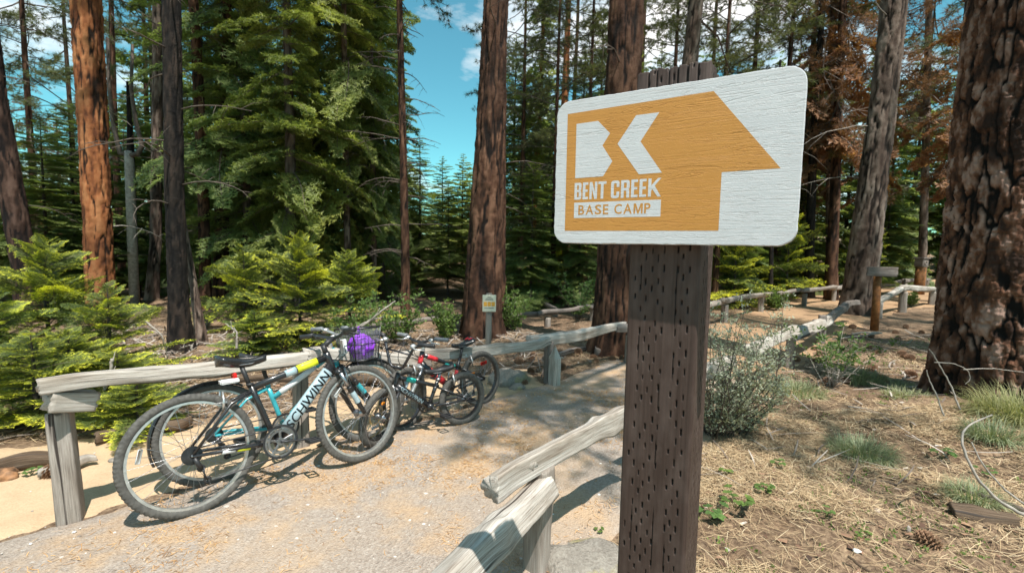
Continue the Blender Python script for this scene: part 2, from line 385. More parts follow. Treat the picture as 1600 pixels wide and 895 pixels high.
# ================================================================== GROUND
PATH = [(-5.6, -1.2), (-2.42, 2.33), (.42, 5.2), (1.5, 6.5), (2.1, 6.6), (2.75, 5.6), (2.6, 4.9), (.85, 2.75), (.33, 2.0), (-.5, .6), (-1.6, -1.6)]
TRAIL = [(1.2, 6.1), (4.2, 9.9), (6.5, 12.9), (11, 17.6), (18, 23), (40, 40), (44, 37), (22, 20.5), (16.4, 16.0), (11.4, 13.5), (8.1, 10.7), (5.2, 7.7), (3.2, 5.7)]
SAND = [(-9.5, -3), (-5.5, -1.4), (-2.38, 2.4), (.3, 5.2), (.2, 5.8), (-1.4, 5.0), (-2.0, 4.1), (-3.3, 3.5), (-4.4, 2.9), (-7, 1.5), (-11, 0)]
def sdist(poly, x, y):
    """signed distance to a polygon, positive inside"""
    P = np.array(poly, float); Q = np.roll(P, -1, 0); d = np.full(x.shape, 1e9); ins = np.zeros(x.shape, bool)
    for (ax, ay), (bx, by) in zip(P, Q):
        ex, ey = bx-ax, by-ay; t = np.clip(((x-ax)*ex+(y-ay)*ey)/(ex*ex+ey*ey), 0, 1)
        d = np.minimum(d, np.hypot(x-ax-t*ex, y-ay-t*ey))
        c = ((ay > y) != (by > y)) & (x < (bx-ax)*(y-ay)/(by-ay+1e-12)+ax); ins ^= c
    return np.where(ins, d, -d)
def gh(x, y):
    x = np.asarray(x, float); y = np.asarray(y, float)
    z = .012*fbm(x*1.2, y*1.2, 0, 3, 5)
    z = z + .16*sst(1.9, .3, np.hypot((x-4.9)/1.25, (y-4.1)/.9))
    off = sst(.1, 1.2, -np.maximum.reduce([sdist(PATH, x, y), sdist(TRAIL, x, y), sdist(SAND, x, y)]))
    z = z + off*.06*fbm(x*.5, y*.5, 0, 3, 9)
    r = np.hypot(x, y)
    z = z + np.where(y > 14, (y-14)*.028, 0) + np.where((y > 9) & (x > 12), (x-12)*.03, 0)
    return z
def surf(x, y):
    z = float(gh(x, y)); 
    for p, a in ((PATH, .03), (TRAIL, .02), (SAND, .005)):
        d = float(sdist(p, np.array([float(x)]), np.array([float(y)]))[0])
        if d > 0: z = max(z, float(gh(x, y))+a*min(1, d/.25))
    return z
ang = np.concatenate([np.radians(np.linspace(-64, 64, 381)), np.radians(np.linspace(64, 296, 60))[1:]])[:-1]
rad = np.concatenate([[.05], np.geomspace(.25, 420, 360)])
A_, R_ = np.meshgrid(ang, rad); GX = (R_*np.sin(A_)); GY = (R_*np.cos(A_))
gz0 = gh(GX, GY)
na, nr = len(ang), len(rad)
ii = np.arange(nr-1)[:, None]; jj = np.arange(na)[None]; j2 = (jj+1) % na
GQ = np.stack([ii*na+jj, ii*na+j2, (ii+1)*na+j2, (ii+1)*na+jj], -1).reshape(-1, 4)[:, ::-1]
dmask = np.maximum.reduce([sdist(p, GX, GY) for p in (PATH, TRAIL, SAND)])
rough = .022*fbm(GX*9, GY*9, 0, 3, 21)*sst(.05, .35, -dmask)*sst(40, 10, R_)
V = np.stack([GX, GY, gz0+rough], -1).reshape(-1, 3)
link('ground', to_mesh('ground', V, [GQ], M['floor']), kind='structure')
def sheet(name, poly, lift, m, edge, mound=0.0, seed=0, r_=.005):
    s = sdist(poly, GX, GY); s = s + edge*fbm(GX*3, GY*3, 0, 4, seed)
    z = gz0 + lift*sst(-.12, .12, s) - .035*sst(.02, -.15, s) + mound*sst(0, .35, s) + r_*fbm(GX*14, GY*14, 0, 3, seed+3)*sst(30, 8, R_)
    keep = (s.ravel()[GQ] > -.2).any(1); q = GQ[keep]; u, inv = np.unique(q, return_inverse=True)
    V = np.stack([GX, GY, z], -1).reshape(-1, 3)[u]
    return link(name, to_mesh(name, V, [inv.reshape(-1, 4)], m), kind='structure')
sheet('sand_track', SAND, .014, M['sand'], .07, 0, 31)
sheet('dirt_trail', TRAIL, .018, M['dirt'], .10, 0, 41, .004)
sheet('gravel_path', PATH, .022, M['gravel'], .05, .012, 51)

# ================================================================== TRUNKS
def trunk_mesh(name, P, rad, nu, nv, zvis, cw, ch, depth, m, seed, flare=.0, lobes=5):
    """P: local points bottom to top, rad radii; bark plates as real relief"""
    P = np.asarray(P, float); rad = np.asarray(rad, float)
    s = np.concatenate([[0], np.cumsum(np.linalg.norm(np.diff(P, axis=0), axis=1))]); Lt = s[-1]
    zv = min(zvis, Lt*.98); n1 = int(nv*.85)
    t = np.concatenate([np.linspace(0, zv, n1), np.linspace(zv, Lt, nv-n1+1)[1:]]); nv = len(t)
    C = np.stack([np.interp(t, s, P[:, k]) for k in range(3)], -1); 
    # smooth the centre line
    k = max(3, nv//12); ker = np.ones(2*k+1)/(2*k+1)
    for a in range(2):
        e = np.concatenate([2*C[0, a]-C[k:0:-1, a], C[:, a], 2*C[-1, a]-C[-2:-k-2:-1, a]])
        if zv > Lt*.9: C[:, a] = np.convolve(e, ker, 'valid')
    R = np.interp(t, s, rad); rm = rad.mean()
    th = np.linspace(0, 2*PI, nu, endpoint=False)
    TH, TT = np.meshgrid(th, t); RR = R[:, None]
    cx_, sx_ = np.cos(TH)*rm, np.sin(TH)*rm; A1 = cw*1.15; B1 = ch*4.2
    wz = .25*fbm(cx_/(cw*2), sx_/(cw*2), TT/ch*.8, 2, seed+31)
    n1 = fbm(cx_/A1+wz, sx_/A1, TT/B1, 3, seed, .55); n2 = fbm(cx_/(A1*1.1), sx_/(A1*1.1), TT/(ch*1.1), 2, seed+13)
    n3 = fbm(cx_/(A1*.38), sx_/(A1*.38), TT/(ch*1.6), 3, seed+23)
    plate = sst(.02, .32, np.abs(n1))*(.68+.32*sst(.01, .15, np.abs(n2)))*(.55+.45*sst(0, .25, np.abs(n3)))
    cid = np.clip(.5+.55*fbm(cx_/(cw*.7), sx_/(cw*.7), TT/(ch*1.3), 3, seed+3), 0, 1)
    fine = fbm(cx_/.02, sx_/.02, TT/.075, 3, seed+8)
    if nu > 200: fine = .55-1.6*np.abs(fine)
    rr = RR*(1+.05*fbm(np.cos(TH)*1.3, np.sin(TH)*1.3, TT*.35, 3, seed+2)) + depth*1.3*(plate-.7) + depth*.45*(cid-.5)*plate + depth*(.45 if nu > 200 else .30)*fine
    if flare: rr = rr + flare*np.exp(-TT/.35)*(.6+.5*np.sin(TH*lobes+seed)+.25*fbm(np.cos(TH)*3, np.sin(TH)*3, 0, 2, seed))
    V = np.stack([C[:, None, 0]+rr*np.cos(TH), C[:, None, 1]+rr*np.sin(TH), np.broadcast_to(C[:, None, 2], rr.shape)], -1).reshape(-1, 3)
    i = np.arange(nv-1)[:, None]; j = np.arange(nu)[None]; jn = (j+1) % nu
    Q = np.stack([i*nu+j, i*nu+jn, (i+1)*nu+jn, (i+1)*nu+j], -1).reshape(-1, 4)
    uv = np.stack([TH*rm, TT], -1).reshape(-1, 2)
    return to_mesh(name, V, [Q], m, None, {'plate': plate.ravel(), 'cell': cid.ravel()}, True, uv)

# ================================================================== FOLIAGE TEMPLATES
def blades(P0, D, Ln, t0, step, bl, bw, fw=.6, tipb=.35, rz=.35, r=rng):
    P0 = np.asarray(P0); D = np.asarray(D); Ln = np.asarray(Ln); t0 = np.asarray(t0)
    n = np.maximum(2, np.ceil(Ln/step).astype(int)); idx = np.repeat(np.arange(len(n)), n*2)
    st = np.concatenate([[0], np.cumsum(n*2)[:-1]]); k = np.arange(len(idx))-st[idx]
    t = (k//2+.5)/n[idx]; sd_ = np.where(k % 2 == 0, 1., -1.)
    d = D[idx]; base = P0[idx]+d*(Ln[idx]*t)[:, None]
    perp = np.cross(d, [0, 0, 1.]); perp /= np.linalg.norm(perp, axis=1)[:, None]+1e-9
    tip = base + perp*(sd_*bl*(1-.25*t)*r.uniform(.75, 1.2, len(t)))[:, None] + d*bl*fw + np.array([0, 0, 1.])*(r.normal(0, rz, len(t))*bl)[:, None]
    w = d*bw/2
    V = np.stack([base-w, base+w, tip], 1).reshape(-1, 3)
    tn = np.clip(t0[idx]+tipb*(t**(2.6 if tipb > .5 else 3))+r.normal(0, .07, len(t)), 0, 1)
    return V, np.repeat(tn, 3)
def wood_strips(P0, P1, w0, w1):
    """three-sided thin limbs from arrays of start and end points"""
    P0 = np.asarray(P0, float); P1 = np.asarray(P1, float); d = P1-P0; d /= np.linalg.norm(d, axis=1)[:, None]+1e-9
    a = np.cross(d, [.13, .21, 1.]); a /= np.linalg.norm(a, axis=1)[:, None]+1e-9; b = np.cross(d, a)
    V = []; 
    for P, w in ((P0, w0), (P1, w1)):
        w = np.broadcast_to(np.asarray(w, float), (len(P0),))[:, None]
        for k in range(3): V.append(P+(a*math.cos(k*2.0944)+b*math.sin(k*2.0944))*w)
    V = np.stack(V, 1).reshape(-1, 3); o = (np.arange(len(P0))*6)[:, None]
    Q = np.concatenate([o+np.array([[k, (k+1) % 3, 3+(k+1) % 3, 3+k]]) for k in range(3)])
    return V, Q
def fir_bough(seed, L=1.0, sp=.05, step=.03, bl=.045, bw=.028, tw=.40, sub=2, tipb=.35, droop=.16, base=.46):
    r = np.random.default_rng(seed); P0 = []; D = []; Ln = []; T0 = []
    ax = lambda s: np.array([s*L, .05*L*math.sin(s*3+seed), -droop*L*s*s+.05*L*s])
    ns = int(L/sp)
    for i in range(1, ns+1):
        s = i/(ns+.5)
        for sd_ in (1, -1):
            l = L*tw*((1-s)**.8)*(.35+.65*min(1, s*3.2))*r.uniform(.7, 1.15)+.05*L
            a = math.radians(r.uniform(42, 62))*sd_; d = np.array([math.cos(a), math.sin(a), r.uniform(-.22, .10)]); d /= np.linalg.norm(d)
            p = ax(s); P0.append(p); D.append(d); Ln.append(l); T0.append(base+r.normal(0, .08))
            for q in range(sub):
                f = .3+.5*(q+r.random())/sub; sa = (1 if q % 2 else -1)*math.radians(r.uniform(35, 55))
                d2 = np.array([d[0]*math.cos(sa)-d[1]*math.sin(sa), d[0]*math.sin(sa)+d[1]*math.cos(sa), d[2]+r.uniform(-.2, .1)])
                P0.append(p+d*l*f); D.append(d2); Ln.append(l*.5*(1-f*.3)); T0.append(base+.05+r.normal(0, .08))
    P0.append(ax(.55)); d = ax(1)-ax(.55); Ln.append(np.linalg.norm(d)); D.append(d/np.linalg.norm(d)); T0.append(base+.1)
    V, tn = blades(P0, D, Ln, T0, step, bl, bw, .6, tipb, .35, r)
    W0 = [ax(i/5) for i in range(5)]; W1 = [ax((i+1)/5) for i in range(5)]; ww = [L*.012*(1-i/6) for i in range(5)]
    WV, WQ = wood_strips(W0, W1, ww, [w*.8 for w in ww])
    return V, tn, WV, WQ
def pine_bough(seed, L=2.0, nt=12, needles=22, nl=.15, nw=.009, droop=.1, curl=.3, base=.3, bare=.35):
    r = np.random.default_rng(seed); segs = []; tips = []
    pts = [np.zeros(3)]; d = np.array([1, 0, .1]); 
    for i in range(7):
        d = d+np.array([0, r.normal(0, .18), r.normal(0, .14)-droop*.3+.05*i*.3]); d /= np.linalg.norm(d); pts.append(pts[-1]+d*L/7)
    for i in range(7): segs.append((pts[i], pts[i+1], L*.011*(1-i/8)))
    for k in range(nt):
        s = bare+(1-bare)*(k+r.random())/nt; i = min(6, int(s*7)); p = pts[i]+(pts[i+1]-pts[i])*(s*7-i)
        a = r.uniform(35, 75)*(1 if k % 2 else -1); a = math.radians(a); l = L*r.uniform(.12, .34)*(1.15-s*.6)
        q = np.array([math.cos(a), math.sin(a), r.uniform(-.4, .4)]); q /= np.linalg.norm(q)
        mid = p+q*l*.5; e = mid+(q+np.array([.25, 0, r.uniform(-.1, curl)]))*l*.5
        segs += [(p, mid, L*.005), (mid, e, L*.004)]; tips += [(e, q), (mid, q)]
        for z in range(2):
            q2 = q+r.normal(0, .6, 3); q2 /= np.linalg.norm(q2); e2 = mid+q2*l*.45; segs.append((mid, e2, L*.003)); tips.append((e2, q2))
    tips.append((pts[-1], d))
    V = []; tn = []
    for p, q in tips:
        n = needles; dd = r.normal(0, 1, (n, 3)); dd = dd/np.linalg.norm(dd, axis=1)[:, None]+q*.75; dd /= np.linalg.norm(dd, axis=1)[:, None]
        w = np.cross(dd, r.normal(0, 1, (n, 3))); w /= np.linalg.norm(w, axis=1)[:, None]
        ln = nl*r.uniform(.7, 1.1, n)[:, None]
        V.append(np.stack([p-w*nw/2-q*.02, p+w*nw/2-q*.02, p+dd*ln], 1).reshape(-1, 3)); tn.append(np.full(n*3, base+r.normal(0, .12)))
    a = np.array([s[0] for s in segs]); b_ = np.array([s[1] for s in segs]); w = np.array([s[2] for s in segs])
    WV, WQ = wood_strips(a, b_, w, w*.75)
    return np.concatenate(V), np.clip(np.concatenate(tn), 0, 1), WV, WQ
def crown_mesh(name, temps, H, R, nb, z0, seed, mats, prof='fir', refL=1.0, pitch=(-22, 18), tvar=.12):
    r = np.random.default_rng(seed); VV = []; TT = []; WV = []; WQ = []; on = 0
    for i in range(nb):
        u = (i+r.random())/nb; u = u**(.82 if prof == 'fir' else 1.0); z = z0+(H-z0)*u
        if prof == 'fir': l = R*((1-u)**.72)*r.uniform(.45, 1.15)+.12
        elif prof == 'col': l = R*(1-u**3*.8)*r.uniform(.5, 1.1)
        else: l = R*(.55+.9*u-1.1*u*u)*r.uniform(.6, 1.2)
        az = i*2.39996+r.uniform(-.5, .5); pt = math.radians(pitch[0]+(pitch[1]-pitch[0])*u+r.normal(0, 7))
        V, tn, wv, wq = temps[r.integers(len(temps))]
        Rm = rotm('Z', az)@rotm('Y', -pt)@rotm('X', r.normal(0, .22)); s = l/refL
        VV.append((V*s)@Rm.T+[0, 0, z]); TT.append(np.clip(tn+r.normal(0, tvar), 0, 1))
        WV.append((wv*s)@Rm.T+[0, 0, z]); WQ.append(wq+on); on += len(wv)
    V = np.concatenate(VV); n = len(V); T = np.arange(n).reshape(-1, 3)
    Wv = np.concatenate(WV); Q = np.concatenate(WQ)+n
    # central stem
    sv, sq = wood_strips([[0, 0, z0-.05]], [[0, 0, H-.1]], R*.02, .004)
    Q = np.concatenate([Q, sq+n+len(Wv)])
    tint = np.concatenate([np.concatenate(TT), np.zeros(len(Wv)+len(sv))])
    return to_mesh(name, np.concatenate([V, Wv, sv]), [T, Q], mats, np.concatenate([np.zeros(len(T)), np.ones(len(Q))]), {'tint': tint}, False)
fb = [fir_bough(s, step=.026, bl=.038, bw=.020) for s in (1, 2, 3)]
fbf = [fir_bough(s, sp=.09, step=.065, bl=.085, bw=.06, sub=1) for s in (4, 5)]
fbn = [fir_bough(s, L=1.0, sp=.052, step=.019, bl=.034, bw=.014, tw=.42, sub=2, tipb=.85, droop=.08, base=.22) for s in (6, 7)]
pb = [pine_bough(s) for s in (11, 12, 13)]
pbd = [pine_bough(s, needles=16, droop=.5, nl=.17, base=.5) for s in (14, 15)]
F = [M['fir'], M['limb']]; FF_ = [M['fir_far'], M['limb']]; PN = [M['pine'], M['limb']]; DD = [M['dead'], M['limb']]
CR = {
 'fir_a': (crown_mesh('fir_crown', fb, 10, 2.3, 140, .3, 1, F), 10, 2.3),
 'fir_b': (crown_mesh('fir_crown', fb, 10, 1.8, 130, .5, 2, F, pitch=(-30, 15)), 10, 1.8),
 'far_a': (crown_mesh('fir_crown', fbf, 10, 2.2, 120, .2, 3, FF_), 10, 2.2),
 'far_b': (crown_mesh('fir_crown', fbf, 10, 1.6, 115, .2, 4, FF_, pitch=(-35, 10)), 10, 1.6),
 'young_a': (crown_mesh('young_fir_crown', fbn, 1.5, .95, 66, .05, 5, [M['fir_bright'], M['limb']], pitch=(-8, 42), tvar=.2), 1.5, .95),
 'young_b': (crown_mesh('young_fir_crown', fbn, 1.5, 1.0, 50, .05, 6, [M['fir_bright'], M['limb']], pitch=(-5, 34), tvar=.22), 1.5, 1.0),
 'pine_a': (crown_mesh('pine_crown', pb, 10, 2.4, 62, .4, 7, PN, 'pine', 2.0, (-20, 25)), 10, 2.4),
 'pine_b': (crown_mesh('pine_crown', pb, 10, 2.0, 50, .4, 8, PN, 'col', 2.0, (-30, 20)), 10, 2.0),
 'dead_a': (crown_mesh('dead_crown', pbd+fbf, 10, 2.2, 50, .4, 9, DD, 'col', 1.6, (-30, 5)), 10, 2.2),
}
LANDX = [(-400, 110, 'left of the orange-barked pine'), (110, 185, 'behind the orange-barked pine'), (185, 262, 'between the orange-barked pine and the black trunk'), (262, 345, 'just right of the black trunk'),
         (345, 450, 'above the teal bicycle'), (450, 560, 'above the basket and purple bag'), (560, 650, 'by the thin dark trunk left of the sky gap'), (650, 722, 'under the open patch of sky'), (722, 800, 'behind the double ponderosa'),
         (800, 880, 'right of the double ponderosa'), (880, 1010, 'behind the left end of the arrow board'), (1010, 1120, 'behind the brown sign post'), (1120, 1240, 'behind the right half of the arrow board'),
         (1240, 1330, 'left of the leaning grey-brown pine'), (1330, 1430, 'behind the leaning grey-brown pine'), (1430, 1520, 'between the leaning pine and the huge trunk'), (1520, 3000, 'behind the huge trunk at the right edge')]
USED = {}
def zone(px):
    for a, b_, s in LANDX:
        if a <= px < b_: return s
    return LANDX[0][2] if px < 0 else LANDX[-1][2]
ORD = ['nearest', 'second nearest', 'third nearest', 'fourth nearest', 'fifth nearest', 'sixth nearest', 'seventh nearest', 'eighth nearest', 'ninth nearest', 'tenth nearest', 'eleventh nearest', 'twelfth nearest']
def put_crown(t, key, H, R, zb=0.0, tiltx=0.0, off=(0, 0)):
    me, h, r0 = CR[key]
    c = link('crown', me, t, loc=(off[0], off[1], zb), rot=(tiltx, 0, random.uniform(0, 6.28)), scale=(R/r0, R/r0, (H-zb)/h)); return c
_small = {}
def small_trunk(H, r, mkey='bark_small', seed=1):
    k = (mkey, seed)
    if k not in _small: _small[k] = trunk_mesh('trunk', [(0, 0, -.2), (.05, 0, 3), (0, .05, 6), (0, 0, 10)], [.12, .09, .06, .015], 14, 60, 8, .05, .12, .006, M[mkey], seed, .03)
    return _small[k]
PEND = []
def fir(px, Y, H, R, key='fir_a', zb=0.0, kind='fir', mkey='bark_small', tr=1.0):
    """a fir standing at the column px of the photograph, Y metres out"""
    p = AY(px, 400, Y); z = float(gh(p[0], p[1]))
    t = thing('fir_tree' if kind == 'fir' else kind, '', 'tree', (p[0], p[1], z), random.uniform(0, 6))
    link('trunk', small_trunk(H, 1, mkey, random.choice([1, 2])), t, scale=(H/10*.9*tr, H/10*.9*tr, H/10))
    put_crown(t, key, H, R, zb); PEND.append((zone(px), kind, Y, t, H)); return t
def dead_twigs(name, par, zs, rr, seed, m, length=(.5, 1.3), up=-.2, azr=None, w=.012):
    """bare crooked lower branches of one tree as one part"""
    r = random.Random(seed)
    for z, cx, cy, tr in zs:
        mb = MB(); az = r.uniform(0, 2*PI) if azr is None else r.uniform(*azr); l = r.uniform(*length); P = []; p = np.array([cx+math.cos(az)*tr*.8, cy+math.sin(az)*tr*.8, z]); d = np.array([math.cos(az), math.sin(az), r.uniform(-.1, .3)])
        for k in range(7):
            P.append(p.copy()); p = p+d*l/6; d = d+np.array([r.uniform(-.25, .25), r.uniform(-.25, .25), up*.5+r.uniform(-.2, .2)]); d /= np.linalg.norm(d)
        P = np.array(P); mb.tube(P, np.linspace(w, w*.25, 7), 5)
        for k in (2, 3, 4, 5):
            q = np.array([r.uniform(-1, 1), r.uniform(-1, 1), r.uniform(-.8, .5)]); q /= np.linalg.norm(q); ll = l*r.uniform(.15, .4)
            mb.tube(np.array([P[k], P[k]+q*ll*.5, P[k]+q*ll*.9+np.array([0, 0, -ll*.15])]), [w*.4, w*.3, w*.12], 4)
        mb.obj(name, [m], par)
def big_tree(label, Y, pp, H, mk, nu=40, nv=160, cw=.07, ch=.2, depth=.018, crown=None, name='pine_tree', twigs=0, flare=.05, group=None, twm='limb', seed=None, zvis=None, tw_len=(.5, 1.3)):
    """pp: (px, py, width px) bottom to top in the photograph, at distance Y"""
    seed = seed or int(abs(pp[0][0])*7+Y*13)
    pp = [(a, b_, w_*math.cos(math.atan(abs(a-CX)/FPX))) for a, b_, w_ in pp]   # a round trunk looks wider off the lens axis
    b0 = AY(pp[0][0], pp[0][1], Y); base = np.array([b0[0], b0[1], float(gh(b0[0], b0[1]))-.12])
    P = [base*0]; Rr = [pp[0][2]/2*Y/FPX]
    for px, py, w in pp[1:]:
        q = AY(px, py, Y); P.append(q-base); Rr.append(w/2*Y/FPX)
    d = (P[-1]-P[-2]); d = d/max(d[2], .1); top = H-P[-1][2]
    if top > .3:
        P.append(P[-1]+np.array([d[0]*.5*top*.5, d[1]*.5*top*.5, top*.5])); Rr.append(Rr[-1]*.62)
        P.append(P[-1]+np.array([0, 0, top*.5])); Rr.append(.03)
    t = thing(name, label, 'tree', base, 0, group)
    zv = zvis or (CAMH+Y*.54+.4)
    link('trunk', trunk_mesh('trunk', P, Rr, nu, nv, zv, cw, ch, depth, M[mk], seed, flare), t)
    if twigs:
        r = random.Random(seed); zs = []
        PP = np.array(P)
        for k in range(twigs):
            z = r.uniform(1.2, min(zv, H-.5)); zs.append((z, np.interp(z, PP[:, 2], PP[:, 0]), np.interp(z, PP[:, 2], PP[:, 1]), np.interp(z, PP[:, 2], Rr)))
        dead_twigs('bare_branch', t, zs, 0, seed, M[twm], tw_len, -.25)
    if crown:
        key, zb, R = crown; PP = np.array(P)
        put_crown(t, key, H+.5, R, zb, 0, (np.interp(zb+2, PP[:, 2], PP[:, 0]), np.interp(zb+2, PP[:, 2], PP[:, 1])))
    return t
# the trunks that stand out in the photograph
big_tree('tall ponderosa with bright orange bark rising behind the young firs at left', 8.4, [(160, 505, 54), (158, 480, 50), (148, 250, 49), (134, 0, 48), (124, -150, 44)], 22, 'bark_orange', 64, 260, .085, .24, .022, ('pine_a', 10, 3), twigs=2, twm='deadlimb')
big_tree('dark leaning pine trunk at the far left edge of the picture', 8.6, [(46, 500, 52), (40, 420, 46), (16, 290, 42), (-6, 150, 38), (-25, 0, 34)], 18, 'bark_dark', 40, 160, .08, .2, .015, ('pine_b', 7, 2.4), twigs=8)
big_tree('straight charred black trunk behind the rail left of the teal bicycle', 6.6, [(283, 552, 42), (279, 480, 34), (273, 300, 31), (270, 100, 30), (268, 0, 30)], 16, 'bark_black', 40, 180, .05, .14, .010, ('pine_b', 7.5, 2.2), twigs=10, flare=.07)
big_tree('slim crooked brown trunk leaning against the black trunk', 7.2, [(318, 552, 16), (300, 430, 13), (285, 350, 12), (277, 290, 10), (274, 200, 9)], 6, 'bark_grey', 20, 100, .04, .12, .006, name='fir_tree')
big_tree('brown trunk close to the right of the charred black trunk', 10.5, [(322, 500, 20), (318, 300, 18), (308, 100, 16), (303, 20, 15)], 17, 'bark_brown', 28, 120, .06, .16, .01, ('pine_a', 8, 2.2), twigs=12)
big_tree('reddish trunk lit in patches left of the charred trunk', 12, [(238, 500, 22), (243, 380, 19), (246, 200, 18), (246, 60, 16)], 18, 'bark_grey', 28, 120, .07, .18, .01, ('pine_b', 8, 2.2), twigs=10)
big_tree('thin dark trunk under the forked snag', 11, [(210, 470, 15), (207, 330, 13), (204, 240, 12)], 5.2, 'bark_black', 20, 70, .05, .14, .006, name='dead_snag')
big_tree('dark trunk between firs above the teal bicycle', 11, [(345, 500, 26), (347, 330, 22), (352, 150, 18), (355, 40, 14)], 16, 'bark_brown', 28, 110, .06, .16, .01, ('fir_b', 2.5, 2.0), twigs=10)
big_tree('massive left stem of the double ponderosa behind the small trail sign', 7.9, [(752, 530, 68), (752, 500, 62), (756, 400, 54), (764, 250, 46), (772, 60, 37), (775, 0, 35)], 24, 'bark_brown', 72, 280, .09, .26, .024, ('pine_a', 11, 3), twigs=4, flare=.12)
big_tree('slimmer right stem of the double ponderosa half hidden behind its twin', 8.5, [(776, 520, 32), (776, 400, 27), (780, 250, 20), (783, 100, 16)], 18, 'bark_brown', 36, 160, .07, .2, .014, ('pine_b', 8, 2.0), twigs=6, flare=.05)
big_tree('ponderosa with plated red-brown bark directly behind the arrow board', 6.9, [(954, 556, 70), (956, 520, 60), (962, 400, 56), (970, 200, 54), (979, 0, 53)], 24, 'bark_brown', 72, 280, .075, .24, .022, ('pine_a', 11, 3), twigs=1, flare=.10)
big_tree('grey-brown leaning pine behind the right fence and the orange post', 12.2, [(1338, 494, 62), (1343, 450, 54), (1358, 330, 49), (1375, 200, 46), (1394, 40, 43), (1402, -60, 40)], 24, 'bark_grey', 56, 240, .10, .28, .025, ('pine_a', 13, 3), twigs=7, flare=.14, twm='deadlimb', tw_len=(.8, 2.4))
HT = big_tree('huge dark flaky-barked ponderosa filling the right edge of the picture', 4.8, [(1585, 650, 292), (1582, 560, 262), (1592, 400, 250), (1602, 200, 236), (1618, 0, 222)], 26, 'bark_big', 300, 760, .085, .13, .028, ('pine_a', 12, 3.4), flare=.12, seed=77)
hp = np.array([[-.1, 0, 8.2], [-1.0, -1.4, 8.9], [-2.2, -3.0, 9.2], [-3.3, -4.6, 9.4]]); mb = MB(); mb.tube(hp, [.09, .07, .05, .025], 8); mb.obj('limb', [M['limb']], HT)  # unseen limb added to carry the shade-casting sprays
big_tree('pale brown trunk poking above the top of the sign post', 11, [(1062, 480, 30), (1070, 300, 27), (1078, 100, 24), (1088, 0, 22)], 20, 'bark_grey', 30, 140, .07, .2, .012, ('pine_b', 6.2, 2.4), twigs=14)
big_tree('slim reddish trunk seen through the firs right of the double ponderosa', 17, [(868, 485, 19), (873, 380, 14), (878, 250, 12), (884, 120, 10)], 16, 'bark_orange', 22, 90, .08, .2, .01, ('pine_b', 7, 2.0), twigs=8)
big_tree('thin orange trunk leaning in the distance beside the arrow board', 22, [(830, 480, 9), (834, 350, 8), (842, 200, 7), (846, 120, 6)], 16, 'bark_orange', 16, 60, .08, .2, .01, ('far_b', 5, 1.5))
big_tree('thin straight dark trunk at the left side of the open sky', 9.5, [(634, 500, 15), (633, 380, 13), (629, 200, 11), (624, 0, 9)], 13, 'bark_brown', 22, 120, .05, .15, .006, ('pine_b', 6.8, 1.3), twigs=34, tw_len=(.4, 1.1))
big_tree('thin grey trunk rising out of the tall fir left of the sky', 11, [(545, 480, 12), (541, 300, 10), (538, 100, 9), (537, 0, 8)], 15, 'bark_grey', 20, 100, .05, .15, .006, ('fir_b', 1.6, 1.7), twigs=16)
big_tree('slim grey stem standing beside the thin grey trunk and the firs', 12, [(586, 480, 9), (583, 300, 8), (580, 130, 6)], 12, 'bark_grey', 18, 80, .05, .15, .006, ('fir_b', 1.5, 1.4), twigs=14)
big_tree('brown trunk beyond the far fence left of the leaning pine', 15.5, [(1298, 472, 24), (1300, 400, 20), (1305, 300, 17), (1310, 150, 14)], 18, 'bark_brown', 26, 100, .08, .2, .012, ('dead_a', 4.2, 2.6), twigs=8)
big_tree('dark trunk beyond the far fence under the arrow board corner', 15.8, [(1264, 474, 18), (1265, 400, 15), (1270, 250, 13), (1276, 150, 12)], 17, 'bark_black', 24, 100, .08, .2, .01, ('dead_a', 3.8, 2.4), twigs=8)
big_tree('very thin black trunk right of the sign post', 13.5, [(1204, 485, 8), (1205, 400, 7), (1208, 300, 6)], 7, 'bark_black', 14, 60, .05, .2, .004)
big_tree('pale slim trunk among the rust coloured branches above the board', 17, [(1296, 480, 16), (1298, 200, 14), (1302, 0, 11)], 20, 'bark_grey', 22, 90, .08, .2, .01, ('dead_a', 7.5, 2.6), twigs=10)
big_tree('thin trunk right of the leaning pine with rust coloured needles', 19, [(1440, 450, 16), (1446, 250, 13), (1452, 0, 11)], 20, 'bark_grey', 22, 90, .08, .2, .01, ('dead_a', 5.5, 3.0), twigs=10)
# forked snag
b0 = AY(204, 330, 10.8); t = thing('dead_snag', 'pale dead snag forking into a candelabra left of the black trunk', 'snag', (b0[0], b0[1], float(gh(b0[0], b0[1]))))
mb = MB(); o = np.array([b0[0], b0[1], 0])
q = lambda px, py: AY(px, py, 10.8)-np.array([b0[0], b0[1], float(gh(b0[0], b0[1]))])
mb.tube([[0, 0, -.1], q(205, 330), q(202, 250), q(200, 236)], [.10, .095, .09, .07], 10); mb.obj('trunk', [M['deadlimb']], t)
for pl in ([(200, 240), (188, 240), (184, 225), (176, 190), (170, 130), (168, 60)], [(203, 244), (216, 240), (222, 228), (212, 190), (205, 140), (207, 70)]):
    mb = MB(); mb.tube([q(*p) for p in pl], np.linspace(.06, .03, 6), 8); mb.obj('limb', [M['limb']], t)

